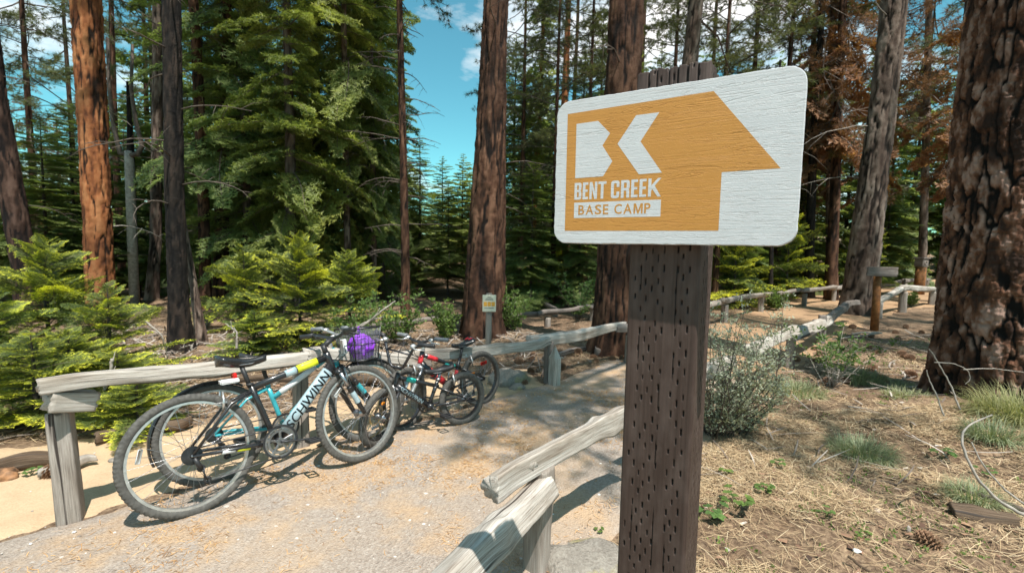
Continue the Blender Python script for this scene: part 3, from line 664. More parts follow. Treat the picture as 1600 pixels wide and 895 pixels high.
# firs that make up the green wall (px column, distance, height, crown radius, crown)
FIRS = [(452, 10.2, 12.5, 1.75, 'fir_a', .6), (385, 11.0, 9.5, 1.6, 'fir_b', .5), (400, 14.5, 13, 1.9, 'fir_a', .5), (500, 12.5, 15, 2.0, 'fir_b', .5), (560, 13.5, 15.5, 2.2, 'fir_a', .5),
        (595, 15.5, 14.5, 1.9, 'fir_b', .5), (478, 17, 15, 1.7, 'fir_b', .5), (655, 17, 5.4, 1.5, 'fir_b', .3), (690, 23, 5.6, 1.9, 'far_a', .3), (722, 21, 5.4, 1.6, 'far_a', .3), (815, 15, 7.2, 1.7, 'fir_b', .3), (800, 20, 10, 1.8, 'far_a', .4),
        (905, 16, 8.0, 1.9, 'fir_a', .3), (850, 25, 10.5, 2.2, 'far_a', .4), (930, 22, 12, 2.2, 'far_a', .4), (985, 18, 9, 2.0, 'fir_a', .3), (325, 14, 13.5, 2.0, 'fir_b', .6), (250, 17, 12, 2.2, 'far_a', .4),
        (215, 13, 5.6, 1.6, 'fir_b', .3), (120, 12, 5.0, 1.9, 'fir_a', .2), (75, 10, 4.0, 1.7, 'fir_a', .2), (25, 14, 4.6, 2.0, 'fir_a', .2), (-40, 11, 4.4, 1.8, 'fir_b', .2), (180, 19, 7, 2.2, 'far_a', .4), (290, 21, 9, 2.4, 'far_a', .4),
        (370, 20, 12, 2.0, 'far_a', .4), (830, 12, 3.8, 1.4, 'fir_a', .2), (905, 12.5, 4.2, 1.5, 'fir_b', .2), (700, 15, 3.6, 1.5, 'fir_a', .2), (1250, 17.5, 4.2, 1.6, 'fir_a', .2), (1385, 20, 5, 1.8, 'fir_a', .2), (1140, 14.5, 6.0, 1.7, 'fir_a', .2), (1180, 17, 8.0, 1.9, 'fir_a', .3), (1225, 19, 7.6, 1.9, 'fir_a', .3), (1160, 23, 11, 2.3, 'far_a', .4), (1265, 21, 9, 2.2, 'far_a', .3),
        (1320, 22, 9.5, 2.2, 'far_a', .3), (1385, 21, 9, 2.0, 'far_b', .3), (1420, 25, 12, 2.4, 'far_a', .4), (1480, 24, 11, 2.4, 'far_a', .3), (1540, 22, 12, 2.3, 'far_b', .4), (1100, 27, 13, 2.5, 'far_a', .4), (1020, 25, 12, 2.2, 'far_a', .4),
        (1350, 30, 15, 2.7, 'far_a', .4), (1230, 30, 14, 2.7, 'far_a', .4), (640, 30, 6.5, 2.2, 'far_b', .3), (745, 32, 7, 2.3, 'far_a', .3), (440, 26, 13, 2.8, 'far_b', .4), (560, 24, 13, 2.6, 'far_b', .4), (100, 25, 8, 2.6, 'far_b', .4), (0, 26, 8, 2.8, 'far_a', .4), (-60, 18, 8, 2.5, 'far_a', .4), (620, 19, 9, 1.8, 'far_b', .4)]
for a in FIRS: fir(a[0], a[1], a[2], a[3], a[4], a[5])
for a in [(-30, 15, 17, 2.8, 'pine_a', 2.4), (60, 16, 17, 2.6, 'pine_b', 3), (190, 15, 16, 2.2, 'pine_b', 3.5), (350, 17, 19, 2.4, 'pine_a', 5), (812, 14, 12, 2.2, 'pine_a', 2.0), (865, 13, 11, 2.4, 'pine_a', 2.0), (915, 14, 12, 2.6, 'pine_a', 2.2), (890, 19, 17, 2.6, 'pine_a', 3.5),
          (1040, 14, 12, 2.6, 'pine_a', 2.4), (1120, 13, 12, 2.6, 'pine_a', 2.2), (1160, 17, 17, 2.8, 'pine_a', 3), (1215, 16, 16, 2.5, 'pine_b', 4), (1500, 17, 16, 2.6, 'pine_b', 4), (990, 22, 19, 3, 'pine_a', 4), (1100, 22, 19, 3, 'pine_b', 4), (240, 22, 19, 3, 'pine_a', 6), (120, 20, 17, 2.8, 'pine_b', 6)]:
    fir(a[0], a[1], a[2], a[3], a[4], a[5], 'pine_tree', 'bark_brown', .66)
for a in [(1250, 18, 15, 2.6, 'dead_a', 2.6), (1345, 16.5, 15, 2.3, 'dead_a', 3.0), (1475, 15, 13, 2.2, 'dead_a', 3.0), (60, 22, 9, 1.8, 'dead_a', 1.5)]:
    fir(a[0], a[1], a[2], a[3], a[4], a[5], 'dead_tree', 'bark_grey', 1.2)
me_, h_, r_0 = CR['pine_b']
for ox, oy, oz, R_k, H_k in [(-3.1, -4.4, 8.2, 1.3, 2.2), (-2.6, -3.6, 8.3, 1.2, 1.8), (-3.3, -3.0, 8.4, 1.0, 1.5), (-1.0, -4.9, 8.3, .7, 1.2), (-.4, -4.2, 8.3, .6, 1.0), (-2.7, -4.0, 9.0, .9, 1.2), (-3.6, -2.2, 8.4, 1.4, 2.0), (-2.2, -1.6, 8.5, 1.3, 1.8)]: link('shade_spray', me_, HT, loc=(ox, oy, oz), scale=(R_k/r_0, R_k/r_0, H_k/h_))  # unseen sprays added overhead to drop branch shade on path and floor
nm = {'fir_tree': 'green fir', 'fir': 'green fir', 'pine_tree': 'olive-green long-needled pine', 'dead_tree': 'rust-brown dead pine'}
byz = {}
for z, k, Y, t, H in PEND: byz.setdefault((z, k), []).append((Y, t))
for (z, k), l in byz.items():
    l.sort(key=lambda a: a[0])
    for i, (Y, t) in enumerate(l):
        t['label'] = ('%s %s' % (nm[k], z)) if len(l) == 1 else ('%s of the %ss %s' % (ORD[i], nm[k], z))
        t['group'] = {'fir': 'firs forming the green wall', 'pine_tree': 'long-needled pines in the background', 'dead_tree': 'rust-brown dead pines in the background'}[k]
        if k == 'fir': t.name = 'fir_tree'
# tall pines that stand out of the picture, behind and right of the camera: their shade falls on the path
for x, y, H, zb, R, wh in [(9.6, 3.2, 18, 8, 2.4, 'nearest the camera'), (12.5, 6.0, 18, 7, 2.8, 'farthest right, beyond the huge trunk'), (8.4, 4.9, 17, 8.5, 1.9, 'in the middle of three')]:
    t = thing('pine_tree', 'tall pine outside the picture to the right, '+wh, 'tree', (x, y, 0), random.uniform(0, 6), 'pines right of the picture')
    link('trunk', small_trunk(H, 1, 'bark_brown', 1), t, scale=(3, 3, H/10)); put_crown(t, 'pine_a', H, R, zb)
# far wood closing the view
mb_V = []; mb_T = []; tt = []; n0 = 0
r = np.random.default_rng(99)
bV, bt, _, _ = fir_bough(8, sp=.16, step=.14, bl=.17, bw=.13, sub=0)
for k in range(105):
    a = math.radians(r.uniform(-58, 60)); d = r.uniform(34, 75); x, y = d*math.sin(a), d*math.cos(a); z = float(gh(x, y)); H = r.uniform(9, 15)+d*.06
    if -.24 < x/y < -.08: H *= .45
    if x/y < -.8: H *= .6
    for i in range(46):
        u = ((i+r.random())/46)**.85; l = 2.9*(1-u)**.7*r.uniform(.6, 1.1)+.3; Rm = rotm('Z', i*2.4+r.uniform(-.5, .5))@rotm('Y', math.radians(25-35*u))
        mb_V.append((bV*l)@Rm.T+[x, y, z+.3+(H-.3)*u]); tt.append(np.clip(bt+r.normal(0, .15), 0, 1))
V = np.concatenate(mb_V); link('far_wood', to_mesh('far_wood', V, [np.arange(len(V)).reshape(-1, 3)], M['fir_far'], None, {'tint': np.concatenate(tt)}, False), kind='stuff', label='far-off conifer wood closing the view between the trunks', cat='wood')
# young firs
for i, (px, Y, H, R, key, lab) in enumerate([(40, 3.75, .75, .75, 'young_b', 'low spreading young fir over the rotten logs at the lower left'), (205, 3.7, .42, .5, 'young_b', 'lowest little fir drooping behind the left fence post'), (70, 5.0, 1.50, 1.0, 'young_a', 'largest yellow-tipped young fir at the left edge below the dark leaning trunk'), (165, 4.75, 1.05, .75, 'young_b', 'low yellow-tipped young fir under the bright orange-barked ponderosa'),
        (-25, 4.3, 1.0, .8, 'young_b', 'young fir cut off by the lower left edge of the picture'), (175, 4.1, .55, .62, 'young_b', 'sprawling low young fir just behind the left fence post'), (100, 4.15, .7, .6, 'young_a', 'young fir seen left of the grey fence post top'),
        (468, 7.2, 1.65, 1.05, 'young_a', 'bright yellow-green young fir behind the front bicycle handlebars'), (395, 6.6, .6, .6, 'young_b', 'small bright fir beside the rail above the black saddles'), (545, 8.6, 1.4, .95, 'young_a', 'young fir behind the basket with the purple bag'),
        (1150, 13.2, 2.4, 1.3, 'young_a', 'young fir on the far bank seen just right of the sign post'), (1232, 15.5, 3.0, 1.5, 'young_b', 'young fir beyond the far rail under the right corner of the arrow board'), (850, 14.5, 2.0, 1.3, 'young_a', 'young fir right of the double ponderosa in the distance'), (1345, 17.5, 2.6, 1.5, 'young_b', 'young fir behind the leaning pine and the far rail'),
        (380, 8.6, 1.5, .9, 'young_b', 'young fir in shade behind the small bright fir')]):
    p = AY(px, 400, Y); t = thing('young_fir', lab, 'tree', (p[0], p[1], float(gh(p[0], p[1]))), i*1.3, 'young firs with bright new tips')
    link('trunk', small_trunk(H, 1, 'bark_small', 1), t, scale=(.25, .25, H/10)); put_crown(t, key, H, R)

# ================================================================== FENCES
def hewn(mb, P0, P1, w, h, seed, nv=110, nu=52, bend=.03, taper=.12, rough=.10, p=6.5, point=0.0, roll=0.0, amp=None):
    """one rough split rail or post between two points: cross-section w (side) x h (up)"""
    P0 = np.asarray(P0, float); P1 = np.asarray(P1, float); Ln = np.linalg.norm(P1-P0); T = (P1-P0)/Ln
    up = np.array([0, 0, 1.]) if abs(T[2]) < .8 else np.array([1., 0, 0]) if amp is None else np.asarray(amp, float)
    S = np.cross(T, up); S /= np.linalg.norm(S); U = np.cross(S, T)
    t = np.linspace(0, 1, nv); th = np.linspace(0, 2*PI, nu, endpoint=False)+PI/nu
    TT, TH = np.meshgrid(t, th, indexing='ij'); x = TT*Ln
    c, s_ = np.cos(TH), np.sin(TH); gq = np.random.default_rng(seed+900); jt = 1.0 if rough > .07 else .3
    ph = [q*PI/2+gq.normal(0, .13*jt) for q in range(4)]+[gq.integers(0, 4)*PI/2+PI/4+gq.normal(0, .15) for _ in range(2)]
    rr = np.full(TH.shape, 9.)
    for q, f_ in enumerate(ph):
        dk = (1.0 if q < 4 else 1.16+gq.uniform(-.05, .12))+jt*.16*vn(x*1.7, q*3.3+seed, 0, seed+q)
        cc = np.cos(TH-f_-jt*.12*vn(x*1.1, q*5.1+seed, 1, seed+q)); rr = np.minimum(rr, np.where(cc > .12, dk/np.maximum(cc, .12), 9.))
    rr = rr*.97
    k = 1+rough*.75*fbm(c*.8+seed, s_*.8, x*1.3, 2, seed)+rough*.13*fbm(c*2+seed, s_*2, x*11, 4, seed+5)
    gro = np.abs(fbm(c*4.2, s_*4.2, x*.8, 3, seed+7)); k = k-.035*sst(.08, .0, gro)
    kn = np.random.default_rng(seed)
    for q in range(3 if rough > .07 else 0):
        kt, ka, ks = kn.uniform(.1, .9)*Ln, kn.uniform(0, 2*PI), kn.uniform(.03, .06)
        da = np.abs((TH-ka+PI) % (2*PI)-PI)*w/2; k = k+.28*np.exp(-((x-kt)**2+da**2)/(2*ks*ks))
    tp = 1-taper*TT; tp = tp*(1-.03*np.exp(-x/.006)-.03*np.exp(-(Ln-x)/.006))
    if point: tp = tp*np.where(x > Ln-point, 1-(x-(Ln-point))/point*.93, 1)
    be = bend*(vn(t*2.3+seed, seed*1.7, 0, 3)), bend*.6*(vn(t*2.1+seed, seed*.7+9, 0, 8))
    e0 = 1-np.exp(-((t*(1-t))*14)**2)
    ctr = P0+T*(t*Ln)[:, None]+S*(be[0]*e0)[:, None]+U*(be[1]*e0)[:, None]
    a = c*rr*k*w/2*tp; b_ = s_*rr*k*h/2*tp
    if roll: a, b_ = a*math.cos(roll)-b_*math.sin(roll), a*math.sin(roll)+b_*math.cos(roll)
    endj = .012*fbm(c*3+seed, s_*3, TT, 2, seed+2)*((TT < 1e-6)*1.0+(TT > 1-1e-6))
    V = ctr[:, None]+S*a[..., None]+U*b_[..., None]+T*endj[..., None]
    uv = np.stack([TH*(w+h)/PI, x+seed*.37], -1).reshape(-1, 2)
    V = V.reshape(-1, 3); i = np.arange(nv-1)[:, None]; j = np.arange(nu)[None]; jn = (j+1) % nu
    Q = np.stack([i*nu+j, i*nu+jn, (i+1)*nu+jn, (i+1)*nu+j], -1).reshape(-1, 4)
    V = np.concatenate([V, [ctr[0], ctr[-1]]]); uv = np.concatenate([uv, [[0, 0], [0, 0]]])
    j = np.arange(nu); jn = (j+1) % nu; z = nv*nu
    Tt = np.concatenate([np.stack([np.full(nu, z), jn, j], -1), np.stack([np.full(nu, z+1), (nv-1)*nu+j, (nv-1)*nu+jn], -1)])
    mb.add(V, [Q, Tt], uv)
def fence(label, group=None, name='rail_fence'):
    t = thing(name, label, 'fence', (0, 0, 0), 0, group); return t
_fs = [100]
def rail(t, P0, P1, w=.09, h=.10, m='wood', **k):
    _fs[0] += 1; mb = MB(); hewn(mb, P0, P1, w, h, k.pop('seed', _fs[0]), **k); return mb.obj('rail', [M[m]], t)
def post(t, x, y, top, w=.11, d=.12, m='wood_post', yaw=.8, point=0.0, lean=(0, 0), **k):
    _fs[0] += 1; mb = MB(); z = surf(x, y)-.08
    hewn(mb, (x, y, z), (x+lean[0], y+lean[1], top), w, d, _fs[0], nv=60, nu=40, bend=.006, taper=.04, rough=.022, p=12, point=point, amp=(math.cos(yaw), math.sin(yaw), 0))
    return mb.obj('post', [M[m]], t)
# left fence, the one the bicycles lean on
t = fence('weathered grey split-rail fence with the four bicycles leaning against it')
pA = G(106, 815)[:2]; post(t, pA[0]+.01, pA[1]+.02, .605, .118, .10, yaw=.45, lean=(-.035, 0))
mb = MB(); a = AY(80, 627, 2.36); b_ = AY(131, 626, 2.50)
hewn(mb, a+[-.02, -.0, 0], b_+[.035, .02, 0], .14, .105, 61, nv=14, bend=0, taper=0, rough=.05, p=7); mb.obj('block', [M['wood']], t)
rail(t, AY(72, 601, 2.36)+[-.01, -.03, 0], AY(506, 556, 3.36), .11, .088, 'wood', seed=62, taper=.10, nv=150, bend=.03)
rail(t, AY(455, 561, 3.15)+[.05, .11, 0], AY(668, 566, 4.2), .10, .095, 'wood', seed=64, taper=.0, bend=.05)
rail(t, AY(608, 565, 3.85)+[.03, .13, .0], AY(857, 532, 5.22), .095, .105, 'wood', seed=66, taper=.15, bend=.06, nv=120)
pp = AY(470, 600, 3.3); post(t, pp[0]-.05, pp[1]+.1, .70, .10, .10, yaw=.8)
pp = G(650, 640)[:2]; post(t, pp[0], pp[1]+.05, .54, .10, .10, yaw=.8)
pv = G(866, 603)[:2]; post(t, pv[0], pv[1], AY(878, 541, pv[1])[2], .15, .10, 'wood', yaw=.5, point=.13)
post(t, pv[0]-.06, pv[1]+.13, .47, .11, .10, 'wood_dark', yaw=.5)
rail(t, AY(826, 534, 5.42), AY(976, 507, 6.32), .10, .15, 'wood', seed=71, taper=.45, bend=.05)
pr = G(982, 568)[:2]; post(t, pr[0], pr[1]-.05, .40, .13, .12, 'wood_post', yaw=.4)
mb = MB(); a = AY(962, 512, 6.25); hewn(mb, a, a+[.24, .02, 0], .14, .11, 72, nv=14, bend=0, taper=0, rough=.06, p=6); mb.obj('block', [M['wood_dark']], t)
# right fence, near the camera
t = fence('split-rail fence running behind the brown sign post toward the shrubs, nearest rails twisted and pale')
p0 = G(832, 905)[:2]; post(t, p0[0]+.02, p0[1]+.02, .53, .105, .10, yaw=.9, lean=(.01, .0))
rail(t, AY(640, 968, 1.18), AY(851, 757, 2.06), .108, .088, 'wood', seed=81, taper=.05, nv=130, bend=.02, roll=.35)
mb = MB(); a = AY(634, 975, 1.18); b_ = AY(842, 762, 2.09)
hewn(mb, a+[-.06, .0, -.045], b_+[-.055, .03, -.045], .035, .055, 83, nv=120, bend=.02, taper=.5, rough=.35, p=2.5); mb.obj('bark_strip', [M['wood_rot']], t)
rail(t, AY(768, 764, 1.82), AY(1010, 636, 2.78), .092, .108, 'wood', seed=84, taper=.18, nv=150, bend=.05, rough=.15, roll=.12)
mb = MB(); mb.blob(AY(826, 728, 1.99)+[0, .02, 0], (.035, .03, .035), 8, .25, 4); mb.blob(AY(975, 652, 2.62), (.03, .03, .04), 8, .25, 9); mb.obj('knot', [M['wood']], t)
post(t, .95, 3.0, .52, .10, .10, yaw=.9); rail(t, (.9, 2.95, .56), (2.0, 4.2, .56), .10, .11, 'wood', seed=86)
post(t, 1.9, 4.1, .5, .10, .10, yaw=.9)
rail(t, AY(1170, 549, 4.75), AY(1246, 514, 6.25), .09, .12, 'wood', seed=87, taper=.0, bend=.02, roll=.2)
pb_ = G(1233, 574)[:2]; post(t, pb_[0], pb_[1], .50, .12, .10, 'wood_post', yaw=1.2)
rail(t, AY(1233, 526, 6.3), AY(1296, 499, 8.4), .13, .15, 'wood', seed=88, taper=.1)
pp = G(1282, 538)[:2]; post(t, pp[0], pp[1], .50, .12, .11, 'wood_dark', yaw=1.2)
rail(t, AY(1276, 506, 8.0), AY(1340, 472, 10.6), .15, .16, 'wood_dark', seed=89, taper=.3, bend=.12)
# far side of the trail
t = fence('long grey rail fence along the far side of the lit dirt trail')
def chain(t, pts, m='wood', w=.12, h=.12, pw=.14):
    """pts: (px, py of rail top, py of the ground) in the photograph"""
    Q = []
    for px, pt, pg in pts:
        g = G(px, pg); Y = g[1]; 
        for _ in range(6):
            z = float(gh(g[0], g[1])); g = G(px, pg, z) if z < CAMH-.15 else g
        Q.append((g[0], g[1], AY(px, pt, g[1])[2]))
    for i, (x, y, z) in enumerate(Q):
        _fs[0] += 1; mb = MB(); hewn(mb, (x, y, z-1.0), (x, y, z-.05), pw, pw*.9, _fs[0], nv=24, nu=16, bend=.006, taper=.04, rough=.05, p=6, amp=(.6, .8, 0)); mb.obj('post', [M['wood_post']], t)
        if i < len(Q)-1:
            a = np.array(Q[i]); b_ = np.array(Q[i+1]); d = (b_-a)/np.linalg.norm(b_-a)
            _fs[0] += 1; mb = MB(); hewn(mb, a-d*.25+[0, -.03*(i % 2), (i % 2)*.06], b_+d*.25+[0, 0, ((i+1) % 2)*.04], w, h, _fs[0], nv=50, nu=16, bend=.07, taper=.2, rough=.12); mb.obj('rail', [M[m]], t)
chain(t, [(1088, 480, 512), (1131, 472, 505), (1188, 461, 488), (1256, 456, 479), (1302, 449, 471), (1352, 447, 464)], 'wood_post', .13, .13)
t = fence('rail fence climbing beyond the huge trunk, right of the dark trail sign')
chain(t, [(1371, 470, 497), (1409, 453, 488), (1456, 453, 477), (1500, 458, 480)], 'wood', .16, .16, .20)
t = fence('dark far rail seen between the leaning pine and the lantern post')
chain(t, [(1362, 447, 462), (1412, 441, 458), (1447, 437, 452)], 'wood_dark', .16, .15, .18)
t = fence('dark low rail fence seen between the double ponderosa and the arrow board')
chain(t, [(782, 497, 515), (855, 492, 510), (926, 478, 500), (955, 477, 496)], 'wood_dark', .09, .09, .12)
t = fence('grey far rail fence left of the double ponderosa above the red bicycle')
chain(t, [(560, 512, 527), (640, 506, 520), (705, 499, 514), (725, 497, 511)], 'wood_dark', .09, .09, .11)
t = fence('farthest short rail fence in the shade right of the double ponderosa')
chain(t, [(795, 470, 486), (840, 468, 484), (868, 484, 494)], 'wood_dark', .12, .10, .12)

# ================================================================== MAIN SIGN
YAW = .5522; DV = np.array([math.cos(YAW), -math.sin(YAW), 0]); NV_ = np.array([math.sin(YAW), math.cos(YAW), 0])
# --- post with incised slits
m, t_, b = mat('brown_post_paint', .62, 0, .35)
v = coords(t_, 'UV', (150, 2.2, 1)); n = noise(t_, v, 1, 5, .6, .4); n2 = noise(t_, coords(t_, 'UV', (30, 12, 1)), 1, 4); nf = noise(t_, coords(t_, 'UV', (900, 60, 1)), 1, 3)
c = ramp(t_, n, [(.3, (.037, .021, .016)), (.7, (.064, .040, .032))])
c = mix(t_, ramp(t_, n2, [(.45, (0, 0, 0)), (.75, (.75, .75, .75))]), c, (.095, .066, .056))
c = mix(t_, ramp(t_, attr(t_, 'deep'), [(.1, (0, 0, 0)), (.6, (1, 1, 1))]), c, (.018, .012, .010))  # slit recesses darkened: occlusion put into the colour
t_.links.new(c, b.inputs['Base Color']); bump(t_, b, mth(t_, 'ADD', n, mth(t_, 'MULTIPLY', nf, .3)), .35, .003)
M['postpaint'] = m
pt = thing('sign_post', 'thick dark brown square timber post with rows of slit marks carrying the arrow board', 'post', (.2420+.07*DV[0]+.07*NV_[0], .9767+.07*DV[1]+.07*NV_[1], 0), -YAW)
PW, PT_, PB = .14, 1.8745, -.15
def post_mesh():
    hw = PW/2; r = .006; mb = MB()
    # perimeter coordinate: front face (y=-hw) from left to right, right face, back, left
    nf_, ns_ = 90, 60
    per = []
    for k in range(nf_): per.append((-hw+r+(PW-2*r)*k/(nf_-1), -hw))
    for a in (1, 2): per.append((hw-r+r*math.sin(a*PI/6), -hw+r-r*math.cos(a*PI/6)))
    for k in range(ns_): per.append((hw, -hw+r+(PW-2*r)*k/(ns_-1)))
    for a in (1, 2): per.append((hw-r+r*math.cos(a*PI/6), hw-r+r*math.sin(a*PI/6)))
    for k in range(12): per.append((hw-r-(PW-2*r)*k/11, hw))
    for a in (1, 2): per.append((-hw+r-r*math.sin(a*PI/6), hw-r+r*math.cos(a*PI/6)))
    for k in range(12): per.append((-hw, hw-r-(PW-2*r)*k/11))
    for a in (1, 2): per.append((-hw+r-r*math.cos(a*PI/6), -hw+r-r*math.sin(a*PI/6)))
    per = np.array(per); nu = len(per); nx = np.roll(per, -1, 0)-np.roll(per, 1, 0); nx = np.stack([nx[:, 1], -nx[:, 0]], -1); nx /= np.linalg.norm(nx, axis=1)[:, None]
    u = np.concatenate([[0], np.cumsum(np.linalg.norm(np.diff(per, axis=0), axis=1))])
    zs = np.concatenate([np.linspace(PB, .55, 12), np.arange(.552, PT_-.0001, .0021), [PT_]]); nz = len(zs)
    Z, Uu = np.meshgrid(zs, u, indexing='ij'); dep = np.zeros(Z.shape); r_ = np.random.default_rng(5)
    def slit(u0, z0, ln, wd, d):
        nonlocal dep
        w = np.where(np.abs(Z-z0) < ln/2, (1-np.clip((np.abs(Uu-u0-.0008*np.sin(z0*90))/wd), 0, 1)**2), 0)
        w = w*np.clip((ln/2-np.abs(Z-z0))/(ln*.18), 0, 1)
        dep = np.maximum(dep, w*d)
    cols = [(.020, 0), (.031, .5), (.042, 0.0), (.054, .5), (.0655, .04), (.091, .0), (.102, .5), (.1135, .05), (.008, .55)]
    for uc, ph in cols:
        for z0 in np.arange(.5+ph*.041, PT_, .041):
            if uc < .01 and r_.random() < .6: continue
            if r_.random() < .06: continue
            slit(uc+r_.normal(0, .0011), z0+r_.normal(0, .003), r_.uniform(.010, .0165), r_.uniform(.0012, .0018), .006)
    for uc, ph in [(.160, 0), (.172, .5), (.184, 0), (.197, .5), (.21, .0), (.224, .5), (.238, 0), (.252, .5)]:
        for z0 in np.arange(.5+ph*.041, PT_, .041): slit(uc+r_.normal(0, .0009), z0+r_.normal(0, .0025), .013, .0022, .005)
    for uc in (.0655, .091, .020):   # long drying cracks joining slits
        z = .5
        while z < PT_:
            ln = r_.uniform(.05, .22); 
            if r_.random() < .62: slit(uc, z+ln/2, ln, .0011, .0035)
            z += ln+r_.uniform(.01, .09)
    for uc in (.02, .035, .055, .073, .097, .112, .127): slit(uc+r_.normal(0, .002), PT_-.012, r_.uniform(.04, .11), .0014, .006)
    gr = .00035*fbm(Uu*160, Z*2.5, 0, 3, 61)
    off = -dep+gr
    topw = .0035*fbm(Uu*60, 0*Z, 0, 3, 71)
    V = np.stack([per[None, :, 0]+nx[None, :, 0]*off, per[None, :, 1]+nx[None, :, 1]*off, Z+topw*sst(PT_-.05, PT_, Z)-.002*(dep > .002)*(Z > PT_-.01)], -1)
    i = np.arange(nz-1)[:, None]; j = np.arange(nu)[None]; jn = (j+1) % nu
    Q = np.stack([i*nu+j, i*nu+jn, (i+1)*nu+jn, (i+1)*nu+j], -1).reshape(-1, 4)
    top = V[-1].copy(); c_ = len(V.reshape(-1, 3)); V = np.concatenate([V.reshape(-1, 3), [[0, 0, PT_+.001]]])
    j = np.arange(nu); T = np.stack([np.full(nu, c_), (nz-1)*nu+j, (nz-1)*nu+(j+1) % nu], -1)
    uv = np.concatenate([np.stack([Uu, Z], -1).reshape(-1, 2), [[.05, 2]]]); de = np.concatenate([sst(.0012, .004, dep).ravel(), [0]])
    return to_mesh('timber', V, [T, Q], M['postpaint'], None, {'deep': de}, True, uv)
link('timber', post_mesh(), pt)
# --- board
def paint(name, c1, c2, crackc, rgh=.55):
    m, t, b = mat(name, rgh, 0, .35)
    tcn = t.nodes.new('ShaderNodeTexCoord'); mp = t.nodes.new('ShaderNodeMapping'); mp.inputs['Scale'].default_value = (7, 7, 260); mp.inputs['Rotation'].default_value = (0, math.radians(-2.0), 0)
    t.links.new(tcn.outputs['Object'], mp.inputs[0]); g = noise(t, mp.outputs[0], 1, 5, .62, 1.1)
    mp2 = t.nodes.new('ShaderNodeMapping'); mp2.inputs['Scale'].default_value = (3.2, 3, 62); mp2.inputs['Rotation'].default_value = (0, math.radians(-3.5), 0); mp2.inputs['Location'].default_value = (2, 0, 5)
    t.links.new(tcn.outputs['Object'], mp2.inputs[0]); g2 = noise(t, mp2.outputs[0], 1, 4, .6, 1.6)
    sp = noise(t, tcn.outputs['Object'], 160, 4, .6, 2.5); bl = noise(t, tcn.outputs['Object'], 14, 4)
    ln = ramp(t, g2, [(.455, (0, 0, 0)), (.485, (1, 1, 1)), (.51, (0, 0, 0))])
    c = mix(t, bl, c1, c2); c = mix(t, mth(t, 'MULTIPLY', ln, .28), c, crackc)
    drip = ramp(t, sp, [(.56, (0, 0, 0)), (.66, (1, 1, 1))])
    t.links.new(c, b.inputs['Base Color'])
    h = mth(t, 'ADD', mth(t, 'MULTIPLY', g, .6), mth(t, 'MULTIPLY', drip, .35)); h = mth(t, 'SUBTRACT', h, mth(t, 'MULTIPLY', ln, .55))
    h = mth(t, 'ADD', h, mth(t, 'MULTIPLY', noise(t, tcn.outputs['Object'], 420, 3), .25))
    bump(t, b, h, .42, .0020); return m
M['white'] = paint('white_sign_paint', (.50, .505, .52), (.62, .625, .64), (.32, .30, .28))
M['orange'] = paint('orange_sign_paint', (.47, .215, .045), (.54, .255, .06), (.25, .10, .02))
BL = CAM+(np.array([.0900, 1.0468, 1.5340])-CAM)*.9808; BWD, BHT, BTH = .4611, .3021, .0387
bd = thing('arrow_sign', 'white wooden board with orange arrow and the words BENT CREEK BASE CAMP on brown post', 'sign', BL, -YAW); bd.scale = (.9808,)*3
def rrect(w, h, r, n=10):
    o = []
    for cx, cy, a0 in ((w-r, r, -90), (w-r, h-r, 0), (r, h-r, 90), (r, r, 180)):
        for k in range(n+1): a = math.radians(a0+90*k/n); o.append((cx+r*math.cos(a), cy+r*math.sin(a)))
    return o
def board():
    o = np.array(rrect(BWD, BHT, .030)); 
    e = []
    for i in range(len(o)):
        a, b_ = o[i], o[(i+1) % len(o)]; k = max(1, int(np.linalg.norm(b_-a)/.006))
        for q in range(k): e.append(a+(b_-a)*q/k)
    o = np.array(e); n = len(o); d = np.roll(o, -1, 0)-np.roll(o, 1, 0); nn = np.stack([d[:, 1], -d[:, 0]], -1); nn /= np.linalg.norm(nn, axis=1)[:, None]+1e-9
    jt = .0006*fbm(o[:, 0]*220, o[:, 1]*220, 0, 3, 8)
    rings = [(-.0016, 0.0), (-.0005, .0004), (0, .0016), (0, BTH-.001), (-.001, BTH)]
    V = []
    for off, y in rings:
        q_ = o+nn*(off+jt)[:, None]; V.append(np.stack([q_[:, 0], np.full(n, y), q_[:, 1]], -1))
    V = np.concatenate(V); Q = []; j = np.arange(n); jn = (j+1) % n
    for k in range(len(rings)-1): Q.append(np.stack([k*n+j, k*n+jn, (k+1)*n+jn, (k+1)*n+j], -1))
    V = np.concatenate([V, [[BWD/2, 0, BHT/2], [BWD/2, BTH, BHT/2]]]); z = len(V)-2
    T = np.concatenate([np.stack([np.full(n, z), jn, j], -1), np.stack([np.full(n, z+1), (len(rings)-1)*n+j, (len(rings)-1)*n+jn], -1)])
    return to_mesh('board', V, [T, np.concatenate(Q)], M['white'], smooth=False)
bo = link('board', board(), bd)
def poly_print(name, polys, y, m, parent, th=.0001, holes=True):
    """flat lettering or shapes in the board's own plane, as a thin paint layer"""
    cu = bpy.data.curves.new(name, 'CURVE'); cu.dimensions = '2D'; cu.fill_mode = 'BOTH'; cu.extrude = th/2
    for P in polys:
        s = cu.splines.new('POLY'); s.points.add(len(P)-1)
        for i, (x, z) in enumerate(P): s.points[i].co = (x, z, 0, 1)
        s.use_cyclic_u = True
    o = bpy.data.objects.new(name, cu); me = bpy.data.meshes.new_from_object(o); bpy.data.objects.remove(o)
    me.transform(Matrix(((1, 0, 0, 0), (0, 0, -1, y), (0, 1, 0, 0), (0, 0, 0, 1)))); me.materials.clear(); me.materials.append(m)
    me.name = name
    return link(name, me, parent)
mm = lambda P: [(x/1000, z/1000) for x, z in P]
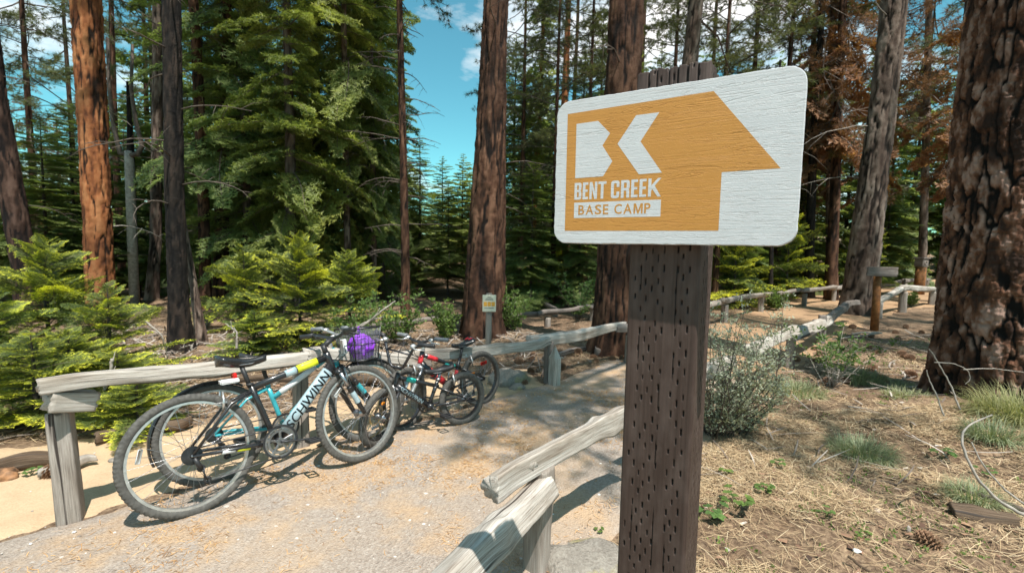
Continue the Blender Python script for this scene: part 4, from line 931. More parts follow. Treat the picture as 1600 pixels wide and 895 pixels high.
poly_print('arrow', [mm([(26.5, 27), (337, 26.5), (337, 132.3), (430.5, 132.6), (316, 278.5), (25.5, 274.8)])], -.00012, M['orange'], bd)
poly_print('emblem', [mm([(46.8, 251.8), (95, 252.2), (121.7, 224.5), (106.3, 201.4), (128.8, 168), (109.9, 138.8), (47.4, 138.4)]),
                      mm([(174.5, 253.5), (219.6, 253.5), (185.3, 201.7), (229.7, 138.6), (184.6, 138.2), (138.5, 201.6)])], -.00026, M['white'], bd)
poly_print('name_bar', [mm([(47, 86.7), (230.4, 86.9), (230.7, 54.3), (47.3, 54.2)])], -.00026, M['white'], bd)
def glyph(ch, x0, w, z0=93.0, h=35.4):
    s = 5.9; k = 5.2; r = 3.2
    def rc(x, z, X, Z, c=(0, 0, 0, 0)):   # rectangle with corner radii bl, br, tr, tl
        o = []
        for (cx, cz, a0, q) in ((x, z, 180, c[0]), (X, z, 270, c[1]), (X, Z, 0, c[2]), (x, Z, 90, c[3])):
            sx = 1 if cx == x else -1; sz = 1 if cz == z else -1
            if q <= 0: o.append((cx, cz)); continue
            for i in range(5):
                a = math.radians(a0+22.5*i); o.append((cx+sx*q+q*math.cos(a), cz+sz*q+q*math.sin(a)))
        return o
    P = []
    if ch == 'B':
        P = [rc(0, 0, w, h/2+.2, (0, 4.5, 2.2, 0)), rc(0, h/2-.2, w-.6, h, (0, 2.2, 4.5, 0))]
        o = rc(0, 0, w, h, (0, 4.5, 4.5, 0)); # merge with a waist notch
        a = [p for p in o if p[1] < h/2]; b_ = [p for p in o if p[1] > h/2]
        rt = [(w, h/2-3.2), (w-.9, h/2-1), (w-2.4, h/2+.4), (w-1.2, h/2+1.6), (w-.5, h/2+3.6)]
        P = [[p for p in a]+rt+[p for p in b_]]
        P[0] = a[:1]+a[1:]+rt+b_
        P += [rc(s, k, w-s, h/2-1.6, (0, 1.6, 1.6, 0)), rc(s, h/2+2.6, w-s-.3, h-k, (0, 1.6, 1.6, 0))]
    elif ch == 'E': P = [[(0, 0), (w, 0), (w, k), (s, k), (s, h/2-2.2), (w-1, h/2-2.2), (w-1, h/2+2.8), (s, h/2+2.8), (s, h-k), (w, h-k), (w, h), (0, h)]]
    elif ch == 'N': P = [[(0, 0), (s-.6, 0), (s-.6, h*.62), (w-s+.2, 0), (w, 0), (w, h), (w-s+.6, h), (w-s+.6, h*.40), (s-.2, h), (0, h)]]
    elif ch == 'T': P = [[(w/2-s/2, 0), (w/2+s/2, 0), (w/2+s/2, h-k), (w, h-k), (w, h), (0, h), (0, h-k), (w/2-s/2, h-k)]]
    elif ch == 'C':
        o = rc(0, 0, w, h, (5, 5, 5, 5)); lo = [p for p in o if p[1] < 12]; hi = [p for p in o if p[1] > 12]
        i_ = rc(s, k, w-s, h-k, (1.8, 1.8, 1.8, 1.8)); il = [p for p in i_ if p[1] < 12]; ih = [p for p in i_ if p[1] > 12]
        P = [lo+[(w, 13.2), (w-s, 13.2)]+il[::-1]+ih[::-1]+[(w-s, 22.5), (w, 22.5)]+hi]
    elif ch == 'R': 
        P = [[(0, 0), (s, 0), (s, 14.6), (w-s-1.2, 14.6), (w-s-.2, 12.5), (w-s, 0), (w, 0), (w-.2, 13.5), (w-1.6, 16.6), (w-.2, 19), (w, 22), (w, h-4.5), (w-1.3, h-1.3), (w-4.5, h), (0, h)], rc(s, 19.6, w-s, h-k, (0, 1.5, 1.5, 0))]
    elif ch == 'K': P = [[(0, 0), (s, 0), (s, 10.8), (s+2.2, 15), (w-s-.5, 0), (w, 0), (s+6.6, h*.60), (w-.4, h), (w-s-.8, h), (s, h*.62), (s, h), (0, h)]]
    return [[(x0+x, z0+z) for x, z in p] for p in P]
txt = [('B', 46.8, 16), ('E', 65.8, 12.2), ('N', 81.2, 17.0), ('T', 100.4, 17.6), ('C', 128.4, 17.6), ('R', 149.4, 17.6), ('E', 170.4, 13.4), ('E', 187.2, 13.6), ('K', 204.6, 25.0)]
for ch, x0, w in txt: poly_print('letter', [mm(p) for p in glyph(ch, x0, w)], -.00026, M['white'], bd)
def text_mesh(name, s, m, width, height, offset=0.0, xf=None, th=.0004, shear=0.0, space=1.0):
    cu = bpy.data.curves.new(name, 'FONT'); cu.body = s; cu.extrude = th/2; cu.offset = offset; cu.size = 1; cu.shear = shear; cu.space_character = space
    cu.resolution_u = 3
    o = bpy.data.objects.new(name, cu); me = bpy.data.meshes.new_from_object(o); bpy.data.objects.remove(o)
    co = np.empty(len(me.vertices)*3, np.float32); me.vertices.foreach_get('co', co); co = co.reshape(-1, 3)
    mn, mx = co.min(0), co.max(0)
    co[:, 0] = (co[:, 0]-mn[0])/(mx[0]-mn[0])*width; co[:, 1] = (co[:, 1]-mn[1])/(mx[1]-mn[1])*height; co[:, 2] *= th/max(1e-9, mx[2]-mn[2])
    V = np.stack([co[:, 0], co[:, 2], co[:, 1]], -1)
    if xf is not None: V = V@xf[:3, :3].T+xf[:3, 3]
    me.vertices.foreach_set('co', V.astype(np.float32).ravel()); me.materials.clear(); me.materials.append(m); me.name = name; me.update()
    return me
x0 = 57.2; cw = [('B', 16.0), ('A', 19.5), ('S', 17.0), ('E', 14.0), (' ', 8.5), ('C', 18.2), ('A', 20.0), ('M', 20.5), ('P', 14.8)]
for ch, w in cw:
    if ch == 'M':
        W_ = w-2.0; k = 3.4; H_ = 20.3
        poly_print('letter', [[((x0+px)/1000, (60.8+pz)/1000) for px, pz in [(0, 0), (k, 0), (k, H_*.68), (W_/2-1.3, 0), (W_/2+1.3, 0), (W_-k, H_*.68), (W_-k, 0), (W_, 0), (W_, H_), (W_-k*1.35, H_), (W_/2, H_*.30), (k*1.35, H_), (0, H_)]]], -.0004, M['orange'], bd)
    elif ch != ' ':
        X = np.eye(4); X[:3, 3] = [x0/1000, -.0004, .0608]
        link('letter', text_mesh('letter', ch, M['orange'], (w-2.4)/1000, .0203, .016, X, th=.0001), bd)
    x0 += w+.95
# fixing screws in the two bottom corners are not visible; small mounting bolts sit behind the board
mb = MB()
for dx, dz in ((.20, .06), (.20, .24)): mb.tube([[dx, BTH-.002, dz], [dx, BTH+.012, dz]], .006, 8)
mb.obj('bolt', [M['steel']], bd)
# move board in front of the post face
# ================================================================== SMALL SIGNS
g = G(764, 575); p = AY(764, 474, 5.55); t = thing('trail_sign', 'small cream trail sign with three orange squares on a round grey post by the rail', 'sign', (p[0], p[1], surf(p[0], p[1])), .12)
mb = MB(); mb.tube([[0, 0, -.1], [0, 0, .5], [0, 0, AY(764, 459, 5.55)[2]]], [.038, .036, .034], 14); mb.obj('post', [M['wood_post']], t)
zt = AY(764, 461, 5.55)[2]; zb_ = AY(764, 487, 5.55)[2]; w = 21/FPX*5.55
mb = MB(); mb.box((0, -.045, (zt+zb_)/2), (w, .012, zt-zb_), bev=.004); pn = mb.obj('panel', [M['cream']], t, smooth=False)
r_ = random.Random(3)
for k in range(3):
    mb = MB(); mb.box(((k-1)*w*.29, -.0525, zb_+(zt-zb_)*.46), (w*.25, .002, (zt-zb_)*.26)); o = mb.obj('pictogram', [M['orange_print']], pn, smooth=False)
for z_, ww in ((.86, .30), (.78, .55), (.70, .62), (.22, .72)):
    mb = MB(); mb.box((0, -.0522, zb_+(zt-zb_)*z_), (w*ww, .0015, (zt-zb_)*.035)); mb.obj('printed_line', [M['ink']], pn, smooth=False)
p = G(1366, 517); Y = p[1]; t = thing('dark_trail_sign', 'dark weathered board on a leaning rusty orange post below the leaning pine', 'sign', (p[0], p[1], float(gh(p[0], p[1]))), -.15)
q = AY(1372, 425, Y)-p; mb = MB(); mb.tube([[0, 0, -.1], [q[0]*.5, 0, q[2]*.5], [q[0], 0, q[2]]], [.075, .07, .068], 12); mb.obj('post', [M['rust_post']], t)
mb = MB(); hewn(mb, q*[1, 0, 1]+[-.27, -.13, .0], q*[1, 0, 1]+[.27, -.13, .0], .05, .19, 91, nv=24, bend=0, taper=0, rough=.04, p=8); mb.obj('board', [M['wood_dark']], t)
p = AY(1437, 440, 17); z = float(gh(p[0], p[1])); t = thing('lantern_post', 'far orange post with a small dark box on top beyond the rail fence', 'post', (p[0], p[1], z), .3)
zt = AY(1437, 404, 17)[2]-z; mb = MB(); mb.tube([[0, 0, -.1], [0, 0, zt-.3]], [.17, .16], 10); mb.obj('post', [M['rust_post']], t)
mb = MB(); mb.box((0, 0, zt-.15), (.30, .30, .30), bev=.02); bx_ = mb.obj('box', [M['wood_dark']], t, smooth=False)
mb = MB(); mb.box((0, 0, zt+.02), (.36, .36, .05), bev=.01); mb.obj('lid', [M['wood_dark']], bx_, smooth=False)
mb = MB(); mb.disc_y((0, -.155, zt-.15), .08, .02, 14, .05); mb.obj('ring', [M['wood_post']], bx_)

# ================================================================== BICYCLES
def T4(R=None, t=(0, 0, 0)):
    X = np.eye(4); 
    if R is not None: X[:3, :3] = R
    X[:3, 3] = t; return X
def v3(p, y=0.0): return np.array([p[0], y, p[1]], float)
def tyre_mesh(c, r, tw, X, knob=.0032, nk=84):
    nu_, nv_ = nk*4, 16; a = np.linspace(0, 2*PI, nu_, endpoint=False); b_ = np.linspace(0, 2*PI, nv_, endpoint=False)
    A2, B2 = np.meshgrid(a, b_, indexing='ij'); rt = tw/2; Rm = r-rt
    ki = (np.arange(nu_)//2) % 2; side = (np.sin(B2) > 0).astype(int)
    tread = np.cos(B2) > .25
    k = knob*((ki[:, None] ^ side) == 1)*tread - knob*.5*tread
    cr = 1.0-.10*(np.abs(np.sin(B2)) > .8)
    rr = Rm+(rt*cr+k)*np.cos(B2); y = (rt*cr+k*.4)*np.sin(B2)
    V = np.stack([c[0]+rr*np.cos(A2), c[1]+y, c[2]+rr*np.sin(A2)], -1).reshape(-1, 3)
    i = np.arange(nu_)[:, None]; j = np.arange(nv_)[None]; i2 = (i+1) % nu_; j2 = (j+1) % nv_
    Q = np.stack([i*nv_+j, i*nv_+j2, i2*nv_+j2, i2*nv_+j], -1).reshape(-1, 4)
    mb = MB(); mb.X = X; mb.add(V, Q); return mb
def wheel(root, x, r, tw, rimm, X=None, refl=True, hubm='steel', seed=0, knob=.0032, rr=.009):
    c = np.array([x, 0, r]); R = r-tw
    mb = MB(); mb.X = X; mb.disc_y(c, R+.004, .026, 64, R-rr); w = mb.obj('wheel', [M[rimm]], root, smooth=False)
    tyre_mesh(c, r, tw, X, knob).obj('tyre', [M['rubber']], w)
    mb = MB(); mb.X = X; n = 28
    for k in range(n):
        a = 2*PI*k/n; s = 1 if k % 2 else -1; a2 = a+(.9 if k % 4 < 2 else -.9)
        mb.tube([c+[.022*math.cos(a2), s*.030, .022*math.sin(a2)], c+[(R-.01)*math.cos(a), s*.004, (R-.01)*math.sin(a)]], .0014, 3, caps=False)
    mb.obj('spokes', [M['steel']], w, kind='stuff')
    mb = MB(); mb.X = X; mb.tube([c+[0, -.052, 0], c+[0, -.034, 0], c+[0, -.033, 0], c+[0, -.028, 0], c+[0, -.02, 0], c+[0, .02, 0], c+[0, .028, 0], c+[0, .033, 0], c+[0, .034, 0], c+[0, .052, 0]], [.008, .010, .026, .026, .014, .014, .026, .026, .010, .008], 14, ref=[1, 0, 0]); mb.obj('hub', [M[hubm]], w)
    if refl:
        a = 2.9+seed; mb = MB(); mb.X = X; mb.box(c+[(R-.055)*math.cos(a), -.004, (R-.055)*math.sin(a)], (.075, .014, .022), rotm('Y', -(a+PI/2)), .006); mb.obj('reflector', [M['refl_w']], w)
    return w
def tubeset(mb, segs, m=0):
    for P0, P1, r0, r1, sq in segs: mb.m = m; mb.tube(np.linspace(P0, P1, 4), np.linspace(r0, r1, 4), 12, sq=sq)
def saddle(root, x, z, m1, m2=None, sc=1.0, nose=1):
    n, k = 22, 14; V = []
    for i in range(n):
        s = i/(n-1); hw = (.024+.054*sst(.55, .10, s)*1.0)*sc*(1 if 0 < i < n-1 else .35); hw *= (1-.25*sst(.12, 0, s))
        xx = x+(-.13+.27*s)*sc; zz = z+(.012*math.cos(s*PI*1.6)-.012*s+.010*sst(.3, 0, s))*sc; th = (.052-.022*s)*sc
        for j in range(k):
            a = 2*PI*j/k; V.append([xx, hw*math.cos(a)*(1 if math.sin(a) > -.2 else .8), zz+(math.sin(a)*.55-.45)*th*(1.0 if math.sin(a) > 0 else 1.25)])
    V = np.array(V); i = np.arange(n-1)[:, None]; j = np.arange(k)[None]; jn = (j+1) % k
    Q = np.stack([i*k+j, (i+1)*k+j, (i+1)*k+jn, i*k+jn], -1).reshape(-1, 4)
    cc = len(V); V = np.concatenate([V, V[:k].mean(0)[None], V[-k:].mean(0)[None]]); j = np.arange(k)
    T = np.concatenate([np.stack([np.full(k, cc), j, (j+1) % k], -1), np.stack([np.full(k, cc+1), (n-1)*k+(j+1) % k, (n-1)*k+j], -1)])
    mb = MB(); mb.add(V, [Q, T]); sd_ = mb.obj('saddle', [M[m1]], root)
    mb = MB()
    for s in (-1, 1): mb.tube([[x-.09*sc, s*.028, z-.03*sc], [x-.03*sc, s*.022, z-.048*sc], [x+.05*sc, s*.02, z-.048*sc], [x+.11*sc, s*.01, z-.032*sc]], .0035, 6)
    mb.obj('saddle_rail', [M['steel']], sd_)
    if m2:
        mb = MB()
        if m2 == 'red':
            for s in (-.55, .55):
                P = [[x+(-.135+.08*q)*sc, s*.055*sc*(1-.3*q), z+(.010+.007*math.sin(q*PI))*sc] for q in np.linspace(0, 1, 8)]; mb.tube(P, .006*sc, 6)
            mb.obj('stripe', [M['red']], sd_)
        else:
            mb.blob([x-.105*sc, 0, z-.004], [.045*sc, .068*sc, .022*sc], 8, .02); mb.obj('rear_pad', [M[m2]], sd_)
    return sd_
def decal(root, s, m, P0, P1, side, hgt, r, sq, name='lettering', off=0.0, shear=.15, dx=0.0):
    if dx == 0.0: decal(root, s, m, P0, P1, side, hgt, r+.0002, sq, name, off, shear, .0026)
    P0 = v3(P0); P1 = v3(P1); Ln = np.linalg.norm(P1-P0); ex = (P1-P0)/Ln; ey = np.array([0, 1. if side < 0 else -1., 0]); ez = np.cross(ex, ey)
    me = text_mesh(name, s, M[m], Ln, hgt, 0.0, None, .0006, shear)
    bm = bmesh.new(); bm.from_mesh(me)
    for k in range(1, 10): bmesh.ops.bisect_plane(bm, geom=bm.verts[:]+bm.edges[:]+bm.faces[:], plane_co=(0, 0, hgt*k/10), plane_no=(0, 0, 1))
    bm.to_mesh(me); bm.free()
    co = np.empty(len(me.vertices)*3, np.float32); me.vertices.foreach_get('co', co); co = co.reshape(-1, 3)
    z = co[:, 2]-hgt/2+off; y = r*np.sqrt(np.clip(1-(z/(r*sq))**2, .02, 1))+.0006+co[:, 1]*0
    V = P0+ex*(co[:, :1]+dx)+ez*z[:, None]+np.array([0, -1. if side < 0 else 1., 0])*y[:, None]
    me.vertices.foreach_set('co', V.astype(np.float32).ravel()); me.update(); link(name, me, root)
def drivetrain(root, bb, rh, r, y=-.052, ring=.085, crank=.165, ca=-.9, cogs=6, ringm='dsteel', crm='blackp', small=False):
    """chainring, cranks and pedals, cassette, derailleur, chain (right side)"""
    B = v3(bb); H = np.array([0, 0, rh])
    mb = MB(); mb.disc_y(B+[0, y, 0], ring, .004, 44, ring*.82); mb.disc_y(B+[0, y+.006, 0], ring*.76, .003, 36, ring*.60)
    for k in range(5):
        a = k*2*PI/5+.3; mb.box(B+[ring*.45*math.cos(a), y+.002, ring*.45*math.sin(a)], (ring*.82, .006, .014), rotm('Y', -a), .002)
    mb.disc_y(B+[0, y, 0], .022, .012, 20); mb.obj('chainring', [M[ringm]], root, smooth=False)
    if not small:
        mb = MB(); mb.disc_y(B+[0, y-.006, 0], ring*1.06, .002, 44, ring*.93); mb.obj('chain_guard', [M['blackp']], root, smooth=False)
    for s in (1, -1):
        yy = y-.012 if s > 0 else .062; a = ca if s > 0 else ca+PI; e = B+[crank*math.cos(a), yy-(.010 if s > 0 else -.010), crank*math.sin(a)]
        mb = MB(); mb.tube(np.linspace(B+[0, yy, 0], e, 5), [.015, .012, .010, .011, .014], 8, sq=.6); cr_ = mb.obj('crank', [M[crm]], root)
        yp = e[1]+(-.055 if s > 0 else .055); mb = MB()
        for dx in (-.030, .030): mb.box([e[0]+dx, yp, e[2]], (.010, .088, .022), bev=.003)
        for dy in (-.042, 0, .042): mb.box([e[0], yp+dy, e[2]], (.06, .008, .020), bev=.002)
        mb.obj('pedal', [M['blackp']], cr_, smooth=False)
    mb = MB()
    for k in range(cogs): mb.disc_y(H+[0, -.030-.0045*k, 0], .050-.0048*k if cogs > 1 else .036, .002, 28, .012)
    mb.obj('cassette', [M['dsteel']], root, smooth=False)
    cr0 = .036
    ax = B-H; ax /= np.linalg.norm(ax); nn = np.array([-ax[2], 0, ax[0]])
    mb = MB(); top = [H+nn*cr0, B+nn*ring*.9]; mb.tube(np.linspace(*[p+[0, -.045 if i == 0 else y, 0] for i, p in enumerate(top)], 5), .0042, 5)
    if cogs > 1:
        j1 = H+[.035, -.045, -.075]; j2 = H+[.060, -.046, -.145]
        lo = [B-nn*ring*.9+[0, y, 0], j2+[0, 0, -.014]]; mb.tube(np.linspace(lo[0], lo[1], 5), .0042, 5); mb.tube([j2+[-.014, 0, 0], j1+[.014, 0, 0]], .004, 5)
    else: mb.tube(np.linspace(B-nn*ring*.9+[0, y, 0], H-nn*cr0+[0, -.045, 0], 4), .0042, 5)
    th = np.linspace(0, 2*PI, 40, endpoint=False); mb.tube([B+[ring*.97*math.cos(a), y, ring*.97*math.sin(a)] for a in th], .0042, 5, closed=True)
    mb.obj('chain', [M['dsteel']], root)
    if cogs > 1:
        mb = MB(); mb.tube([H+[.005, -.06, -.01], H+[.02, -.062, -.045], j1+[0, -.01, 0]], [.010, .013, .012], 8)
        mb.tube([j1+[0, -.008, 0], j2+[0, -.008, 0]], [.010, .009], 8, sq=.4); mb.disc_y(j1, .020, .006, 16, .006); mb.disc_y(j2, .020, .006, 16, .006); mb.obj('derailleur', [M['blackp']], root)
def vbrake(root, P, X=None, m='alu', w=.04):
    for s in (-1, 1):
        mb = MB(); mb.X = X; mb.tube([[P[0], s*(w+.004), P[1]-.045], [P[0]+.004, s*(w+.010), P[1]], [P[0]+.006, s*(w*.7), P[1]+.055]], [.008, .007, .005], 7)
        mb.box([P[0]-.004, s*(w-.010), P[1]-.008], (.055, .012, .012), bev=.003); mb.obj('brake_arm', [M[m]], root)
def bar(root, P, X, width, rise, sweep, m, gripm, lever=True, cross=False, gl=.12, levm='dsteel'):
    """handlebar centred on P"""
    mb = MB(); mb.X = X; h = width/2
    if rise > .12:
        pts = [[P[0]-.03-sweep, -h, P[1]+rise], [P[0]-.02-sweep*.3, -h*.62, P[1]+rise*.97], [P[0]-.01, -h*.48, P[1]+rise*.80], [P[0], -h*.24, P[1]+rise*.10], [P[0], -h*.15, P[1]], [P[0], h*.15, P[1]], [P[0], h*.24, P[1]+rise*.10], [P[0]-.01, h*.48, P[1]+rise*.80], [P[0]-.02-sweep*.3, h*.62, P[1]+rise*.97], [P[0]-.03-sweep, h, P[1]+rise]]
        mb.tube(pts, .0115, 9, ref=[1, 0, 0])
        mb.tube([[P[0]-.004, -h*.40, P[1]+rise*.58], [P[0]-.004, h*.40, P[1]+rise*.58]], .008, 8, ref=[1, 0, 0])
    else:
        pts = [[P[0]-sweep, -h, P[1]+rise], [P[0]-sweep*.6, -h*.6, P[1]+rise], [P[0], -h*.28, P[1]+rise*.25], [P[0], -.03, P[1]], [P[0], .03, P[1]], [P[0], h*.28, P[1]+rise*.25], [P[0]-sweep*.6, h*.6, P[1]+rise], [P[0]-sweep, h, P[1]+rise]]
        mb.tube(pts, .0125, 9, ref=[1, 0, 0])
    hb = mb.obj('handlebar', [M[m]], root)
    for s in (-1, 1):
        e = np.array(pts[0 if s < 0 else -1]); q = np.array(pts[1 if s < 0 else -2]); d = (q-e)/np.linalg.norm(q-e)
        mb = MB(); mb.X = X; g = [e-d*.004, e+d*.004, e+d*gl*.5, e+d*gl]; mb.tube(g, [.019, .0175, .0165, .018], 10, ref=[1, 0, 0]); mb.obj('grip', [M[gripm]], hb)
        if lever:
            a = e+d*(gl+.03); mb = MB(); mb.X = X; mb.blob(a+[.012, 0, -.012], [.026, .022, .018], 6, .1); mb.tube([a+[.03, 0, -.016], a-d*.04+[.052, 0, -.026], a-d*.115+[.050, 0, -.030]], [.008, .006, .005], 6, ref=[0, 0, 1.]); mb.obj('brake_lever', [M[levm]], hb)
    return hb
def cable(root, pts, X=None, r=.0028, m='blackp'):
    P = np.array(pts, float); t = np.linspace(0, 1, 14); n = len(P)-1; B = np.zeros((14, 3))
    for i in range(n+1): B += (math.comb(n, i)*(1-t)**(n-i)*t**i)[:, None]*P[i]
    mb = MB(); mb.tube(B, r, 5); mb.obj('cable', [M[m]], root)
def steerX(top, bot, ang):
    a = Vector(v3(top)-v3(bot)).normalized(); return np.array(Matrix.Translation(Vector(v3(bot)))@Matrix.Rotation(ang, 4, a)@Matrix.Translation(-Vector(v3(bot))))
def fork(root, bot, hub, X, m, r0=.017, w=.058, susp=True, stm='steel', rt=.335, dec=None):
    b0 = v3(bot); d = np.array([hub[0]-bot[0], 0, hub[1]-bot[1]]); 
    cz = b0+d*.10
    mb = MB(); mb.X = X; mb.tube([b0+[0, 0, .005], cz], [.020, .022], 10); mb.tube([cz+[0, -w, 0], cz+[0, -w*.5, .012], cz+[0, w*.5, .012], cz+[0, w, 0]], [.017, .020, .020, .017], 10, ref=[1, 0, 0]); fk = mb.obj('fork', [M[m]], root)
    for s in (-1, 1):
        p = cz+[0, s*w, 0]; e = v3(hub, s*w)
        mb = MB(); mb.X = X
        if susp:
            mb.tube([p, p+(e-p)*.40], .0135, 10); mb.obj('stanchion', [M[stm]], fk)
            mb = MB(); mb.X = X; mb.tube([p+(e-p)*.34, p+(e-p)*.37, p+(e-p)*.8, e], [r0*1.25, r0*1.1, r0, r0*.8], 12); mb.obj('fork_leg', [M[m]], fk)
            if dec and s < 0:
                mb = MB(); mb.X = X; mb.tube([p+(e-p)*.46, p+(e-p)*.72], r0*1.13, 12, caps=False); mb.obj('fork_decal', [M[dec]], fk)
        else:
            mb.tube([p, p+(e-p)*.5, e], [r0*.8, r0*.75, r0*.5], 10); mb.obj('fork_leg', [M[m]], fk)
    return fk
def fender(root, x, r, a0, a1, X, w=.05, gap=.018, m='black'):
    c = np.array([x, 0, r]); a = np.linspace(a0, a1, 30); k = 7; V = []
    for t in a:
        for j in range(k):
            b_ = (j/(k-1)-.5)*2; rr = r+gap-.012*b_*b_; V.append([c[0]+rr*math.cos(t), b_*w/2, c[2]+rr*math.sin(t)])
        for j in range(k):
            b_ = (1-j/(k-1)-.5)*2; rr = r+gap-.003-.012*b_*b_; V.append([c[0]+rr*math.cos(t), b_*w/2, c[2]+rr*math.sin(t)])
    n = 30; K = 2*k; i = np.arange(n-1)[:, None]; j = np.arange(K)[None]; jn = (j+1) % K
    mb = MB(); mb.X = X; mb.add(np.array(V), np.stack([i*K+j, (i+1)*K+j, (i+1)*K+jn, i*K+jn], -1).reshape(-1, 4)); mb.obj('mudguard', [M[m]], root)
def bike_root(label, p, hd, lean, group='bicycles leaning against the rail fence'):
    t = thing('bicycle', label, 'bicycle', (p[0], p[1], surf(p[0], p[1])-.004), 0, group); t.rotation_euler = (-lean, 0, hd); return t

# --- A: black, white and yellow mountain bike (nearest)
A = bike_root('nearest bicycle, black mountain bike with SCHWINN on its silver down tube and yellow panels', (-1.70, 2.45), math.radians(45), math.radians(9))
r, wb = .327, .99; bb = (.445, .285); st = (.315, .655); ht, hb_ = (.785, .765), (.822, .660)
X = steerX(ht, hb_, math.radians(9))
wheel(A, 0, r, .044, 'alu', None, True); wheel(A, wb, r, .044, 'alu', X, True, seed=-.6)
mb = MB()
tubeset(mb, [(v3(bb)-[.0, 0, .03], v3(st), .017, .017, 1), (v3(ht)-[.01, 0, .025], v3(st)-[0, 0, .03], .018, .015, 1.3), (v3(hb_)+[-.01, 0, .02], v3(bb), .024, .024, 1.55), (v3(hb_)-[0, 0, .01], v3(ht)+[-.002, 0, .01], .023, .023, 1)])
for s in (-1, 1):
    mb.tube([[.36, s*.03, bb[1]], [.30, s*.045, .30], [0, s*.062, r]], [.013, .012, .009], 9); mb.tube([[st[0]-.005, s*.02, st[1]-.05], [.20, s*.048, .565], [0, s*.062, r+.01]], [.010, .009, .008], 9)
mb.tube([[bb[0], -.05, bb[1]], [bb[0], .05, bb[1]]], .024, 14, ref=[1, 0, 0]); fr = mb.obj('frame', [M['black']], A)
def panel(root, P0, P1, f0, f1, r, sq, m, name='painted_panel'):
    P0, P1 = v3(P0), v3(P1); mb = MB(); mb.tube(np.linspace(P0+(P1-P0)*f0, P0+(P1-P0)*f1, 4), r, 14, sq=sq); mb.obj(name, [M[m]], root)
dt0, dt1 = (bb[0], bb[1]), (hb_[0]-.01, hb_[1]+.02)
panel(fr, dt0, dt1, .12, .93, .0247, 1.52, 'silver')
tt0, tt1 = (st[0], st[1]-.03), (ht[0]-.01, ht[1]-.025)
panel(fr, tt0, tt1, .60, .88, .0185, 1.32, 'yellow'); panel(fr, tt0, tt1, .44, .585, .0180, 1.3, 'silver')
decal(fr, 'SCHWINN', 'black', (bb[0]+(dt1[0]-bb[0])*.17, bb[1]+(dt1[1]-bb[1])*.17), (bb[0]+(dt1[0]-bb[0])*.90, bb[1]+(dt1[1]-bb[1])*.90), -1, .058, .0250, 1.52)
for f0, f1, m_ in ((.22, .40, 'yellow'), (.44, .62, 'refl_w')):
    a_, b_ = np.array([.36, -.031, bb[1]]), np.array([.0, -.063, r]); mb = MB(); mb.tube([a_+(b_-a_)*f0, a_+(b_-a_)*f1], .0150, 10); mb.obj('painted_panel', [M[m_]], fr)
fork(A, hb_, (wb, r), X, 'black', susp=True, dec='silver'); vbrake(A, (wb-.105, .60), X); vbrake(A, (.16, .585))
mb = MB(); mb.tube([v3(st)-[0, 0, .02], (.277, 0, .765)], .0135, 10); mb.tube([v3(st)-[0, 0, .012], v3(st)+[0, 0, .004]], .021, 12); mb.obj('seat_post', [M['blackp']], A); saddle(A, .275, .822, 'black')
mb = MB(); mb.X = X; mb.tube([v3(ht), v3((.768, .825))], .018, 12); mb.tube([v3((.770, .818)), v3((.845, .862))], [.019, .017], 12); mb.obj('stem', [M['blackp']], A)
bar(A, (.85, .865), X, .62, .035, .05, 'dsteel', 'blackp')
drivetrain(A, bb, r, r, ring=.095, ca=-.15, ringm='steel')
for s, k in ((-1, 0), (1, 1)): cable(A, [(.83, s*.16, .89), (.98, s*.14, .93), (.96, s*.03, .72), (.80, s*.02, .70)], None); 
cable(A, [(.84, -.12, .88), (1.02, -.08, .90), (.99, 0, .70), (wb-.10, .01, .655)])
mb = MB(); mb.box([.235, 0, .715], (.022, .052, .036), bev=.005); mb.obj('rear_reflector', [M['refl_r']], A)
mb = MB(); mb.box([.205, -.01, .690], (.10, .05, .026), bev=.006); mb.obj('tail_bracket', [M['refl_w']], A)
mb = MB(); mb.box([.895, -.03, .80], (.026, .055, .10), bev=.008); mb.obj('number_plate', [M['refl_w']], A)
# --- B: teal bike behind with basket
B = bike_root('teal bicycle with black mudguards and a front basket, behind the nearest bicycle', (-1.83, 2.84), math.radians(42.5), math.radians(8))
r, wb = .315, 1.04; bb = (.41, .275); st = (.33, .60); ht, hb_ = (.775, .745), (.81, .63); X = steerX(ht, hb_, math.radians(2))
wheel(B, 0, r, .044, 'alu', None, False); wheel(B, wb, r, .044, 'alu', X, True, seed=2)
mb = MB(); tubeset(mb, [(v3(bb), v3(st)-[0, 0, .05], .016, .016, 1), (v3(st)-[0, 0, .05], v3(st), .017, .017, 1), (v3(ht)-[.01, 0, .04], (.355, 0, .47), .017, .015, 1.2), (v3(hb_)+[-.01, 0, .01], v3(bb), .020, .019, 1.3), (v3(hb_)-[0, 0, .01], v3(ht)+[0, 0, .01], .021, .021, 1)])
for s in (-1, 1):
    mb.tube([[.35, s*.03, bb[1]], [0, s*.06, r]], [.011, .008], 9); mb.tube([[st[0]-.01, s*.02, st[1]-.06], [.19, s*.045, .5], [0, s*.06, r+.01]], [.009, .008, .007], 9)
fr = mb.obj('frame', [M['teal']], B); panel(fr, (.355, .47), (ht[0]-.01, ht[1]-.04), .12, .72, .0172, 1.2, 'refl_w')
decal(fr, 'SCHWINN', 'black', (.50, .352), (.72, .545), -1, .030, .0205, 1.3)
fork(B, hb_, (wb, r), X, 'blackp', susp=True, dec='teal'); vbrake(B, (wb-.09, .57), X)
fender(B, 0, r, 1.0, 3.5, None); fender(B, wb, r, .15, 2.5, X)
mb = MB(); mb.tube([v3(st)-[0, 0, .02], (.295, 0, .72)], .0135, 10); mb.obj('seat_post', [M['blackp']], B); saddle(B, .30, .775, 'blackp')
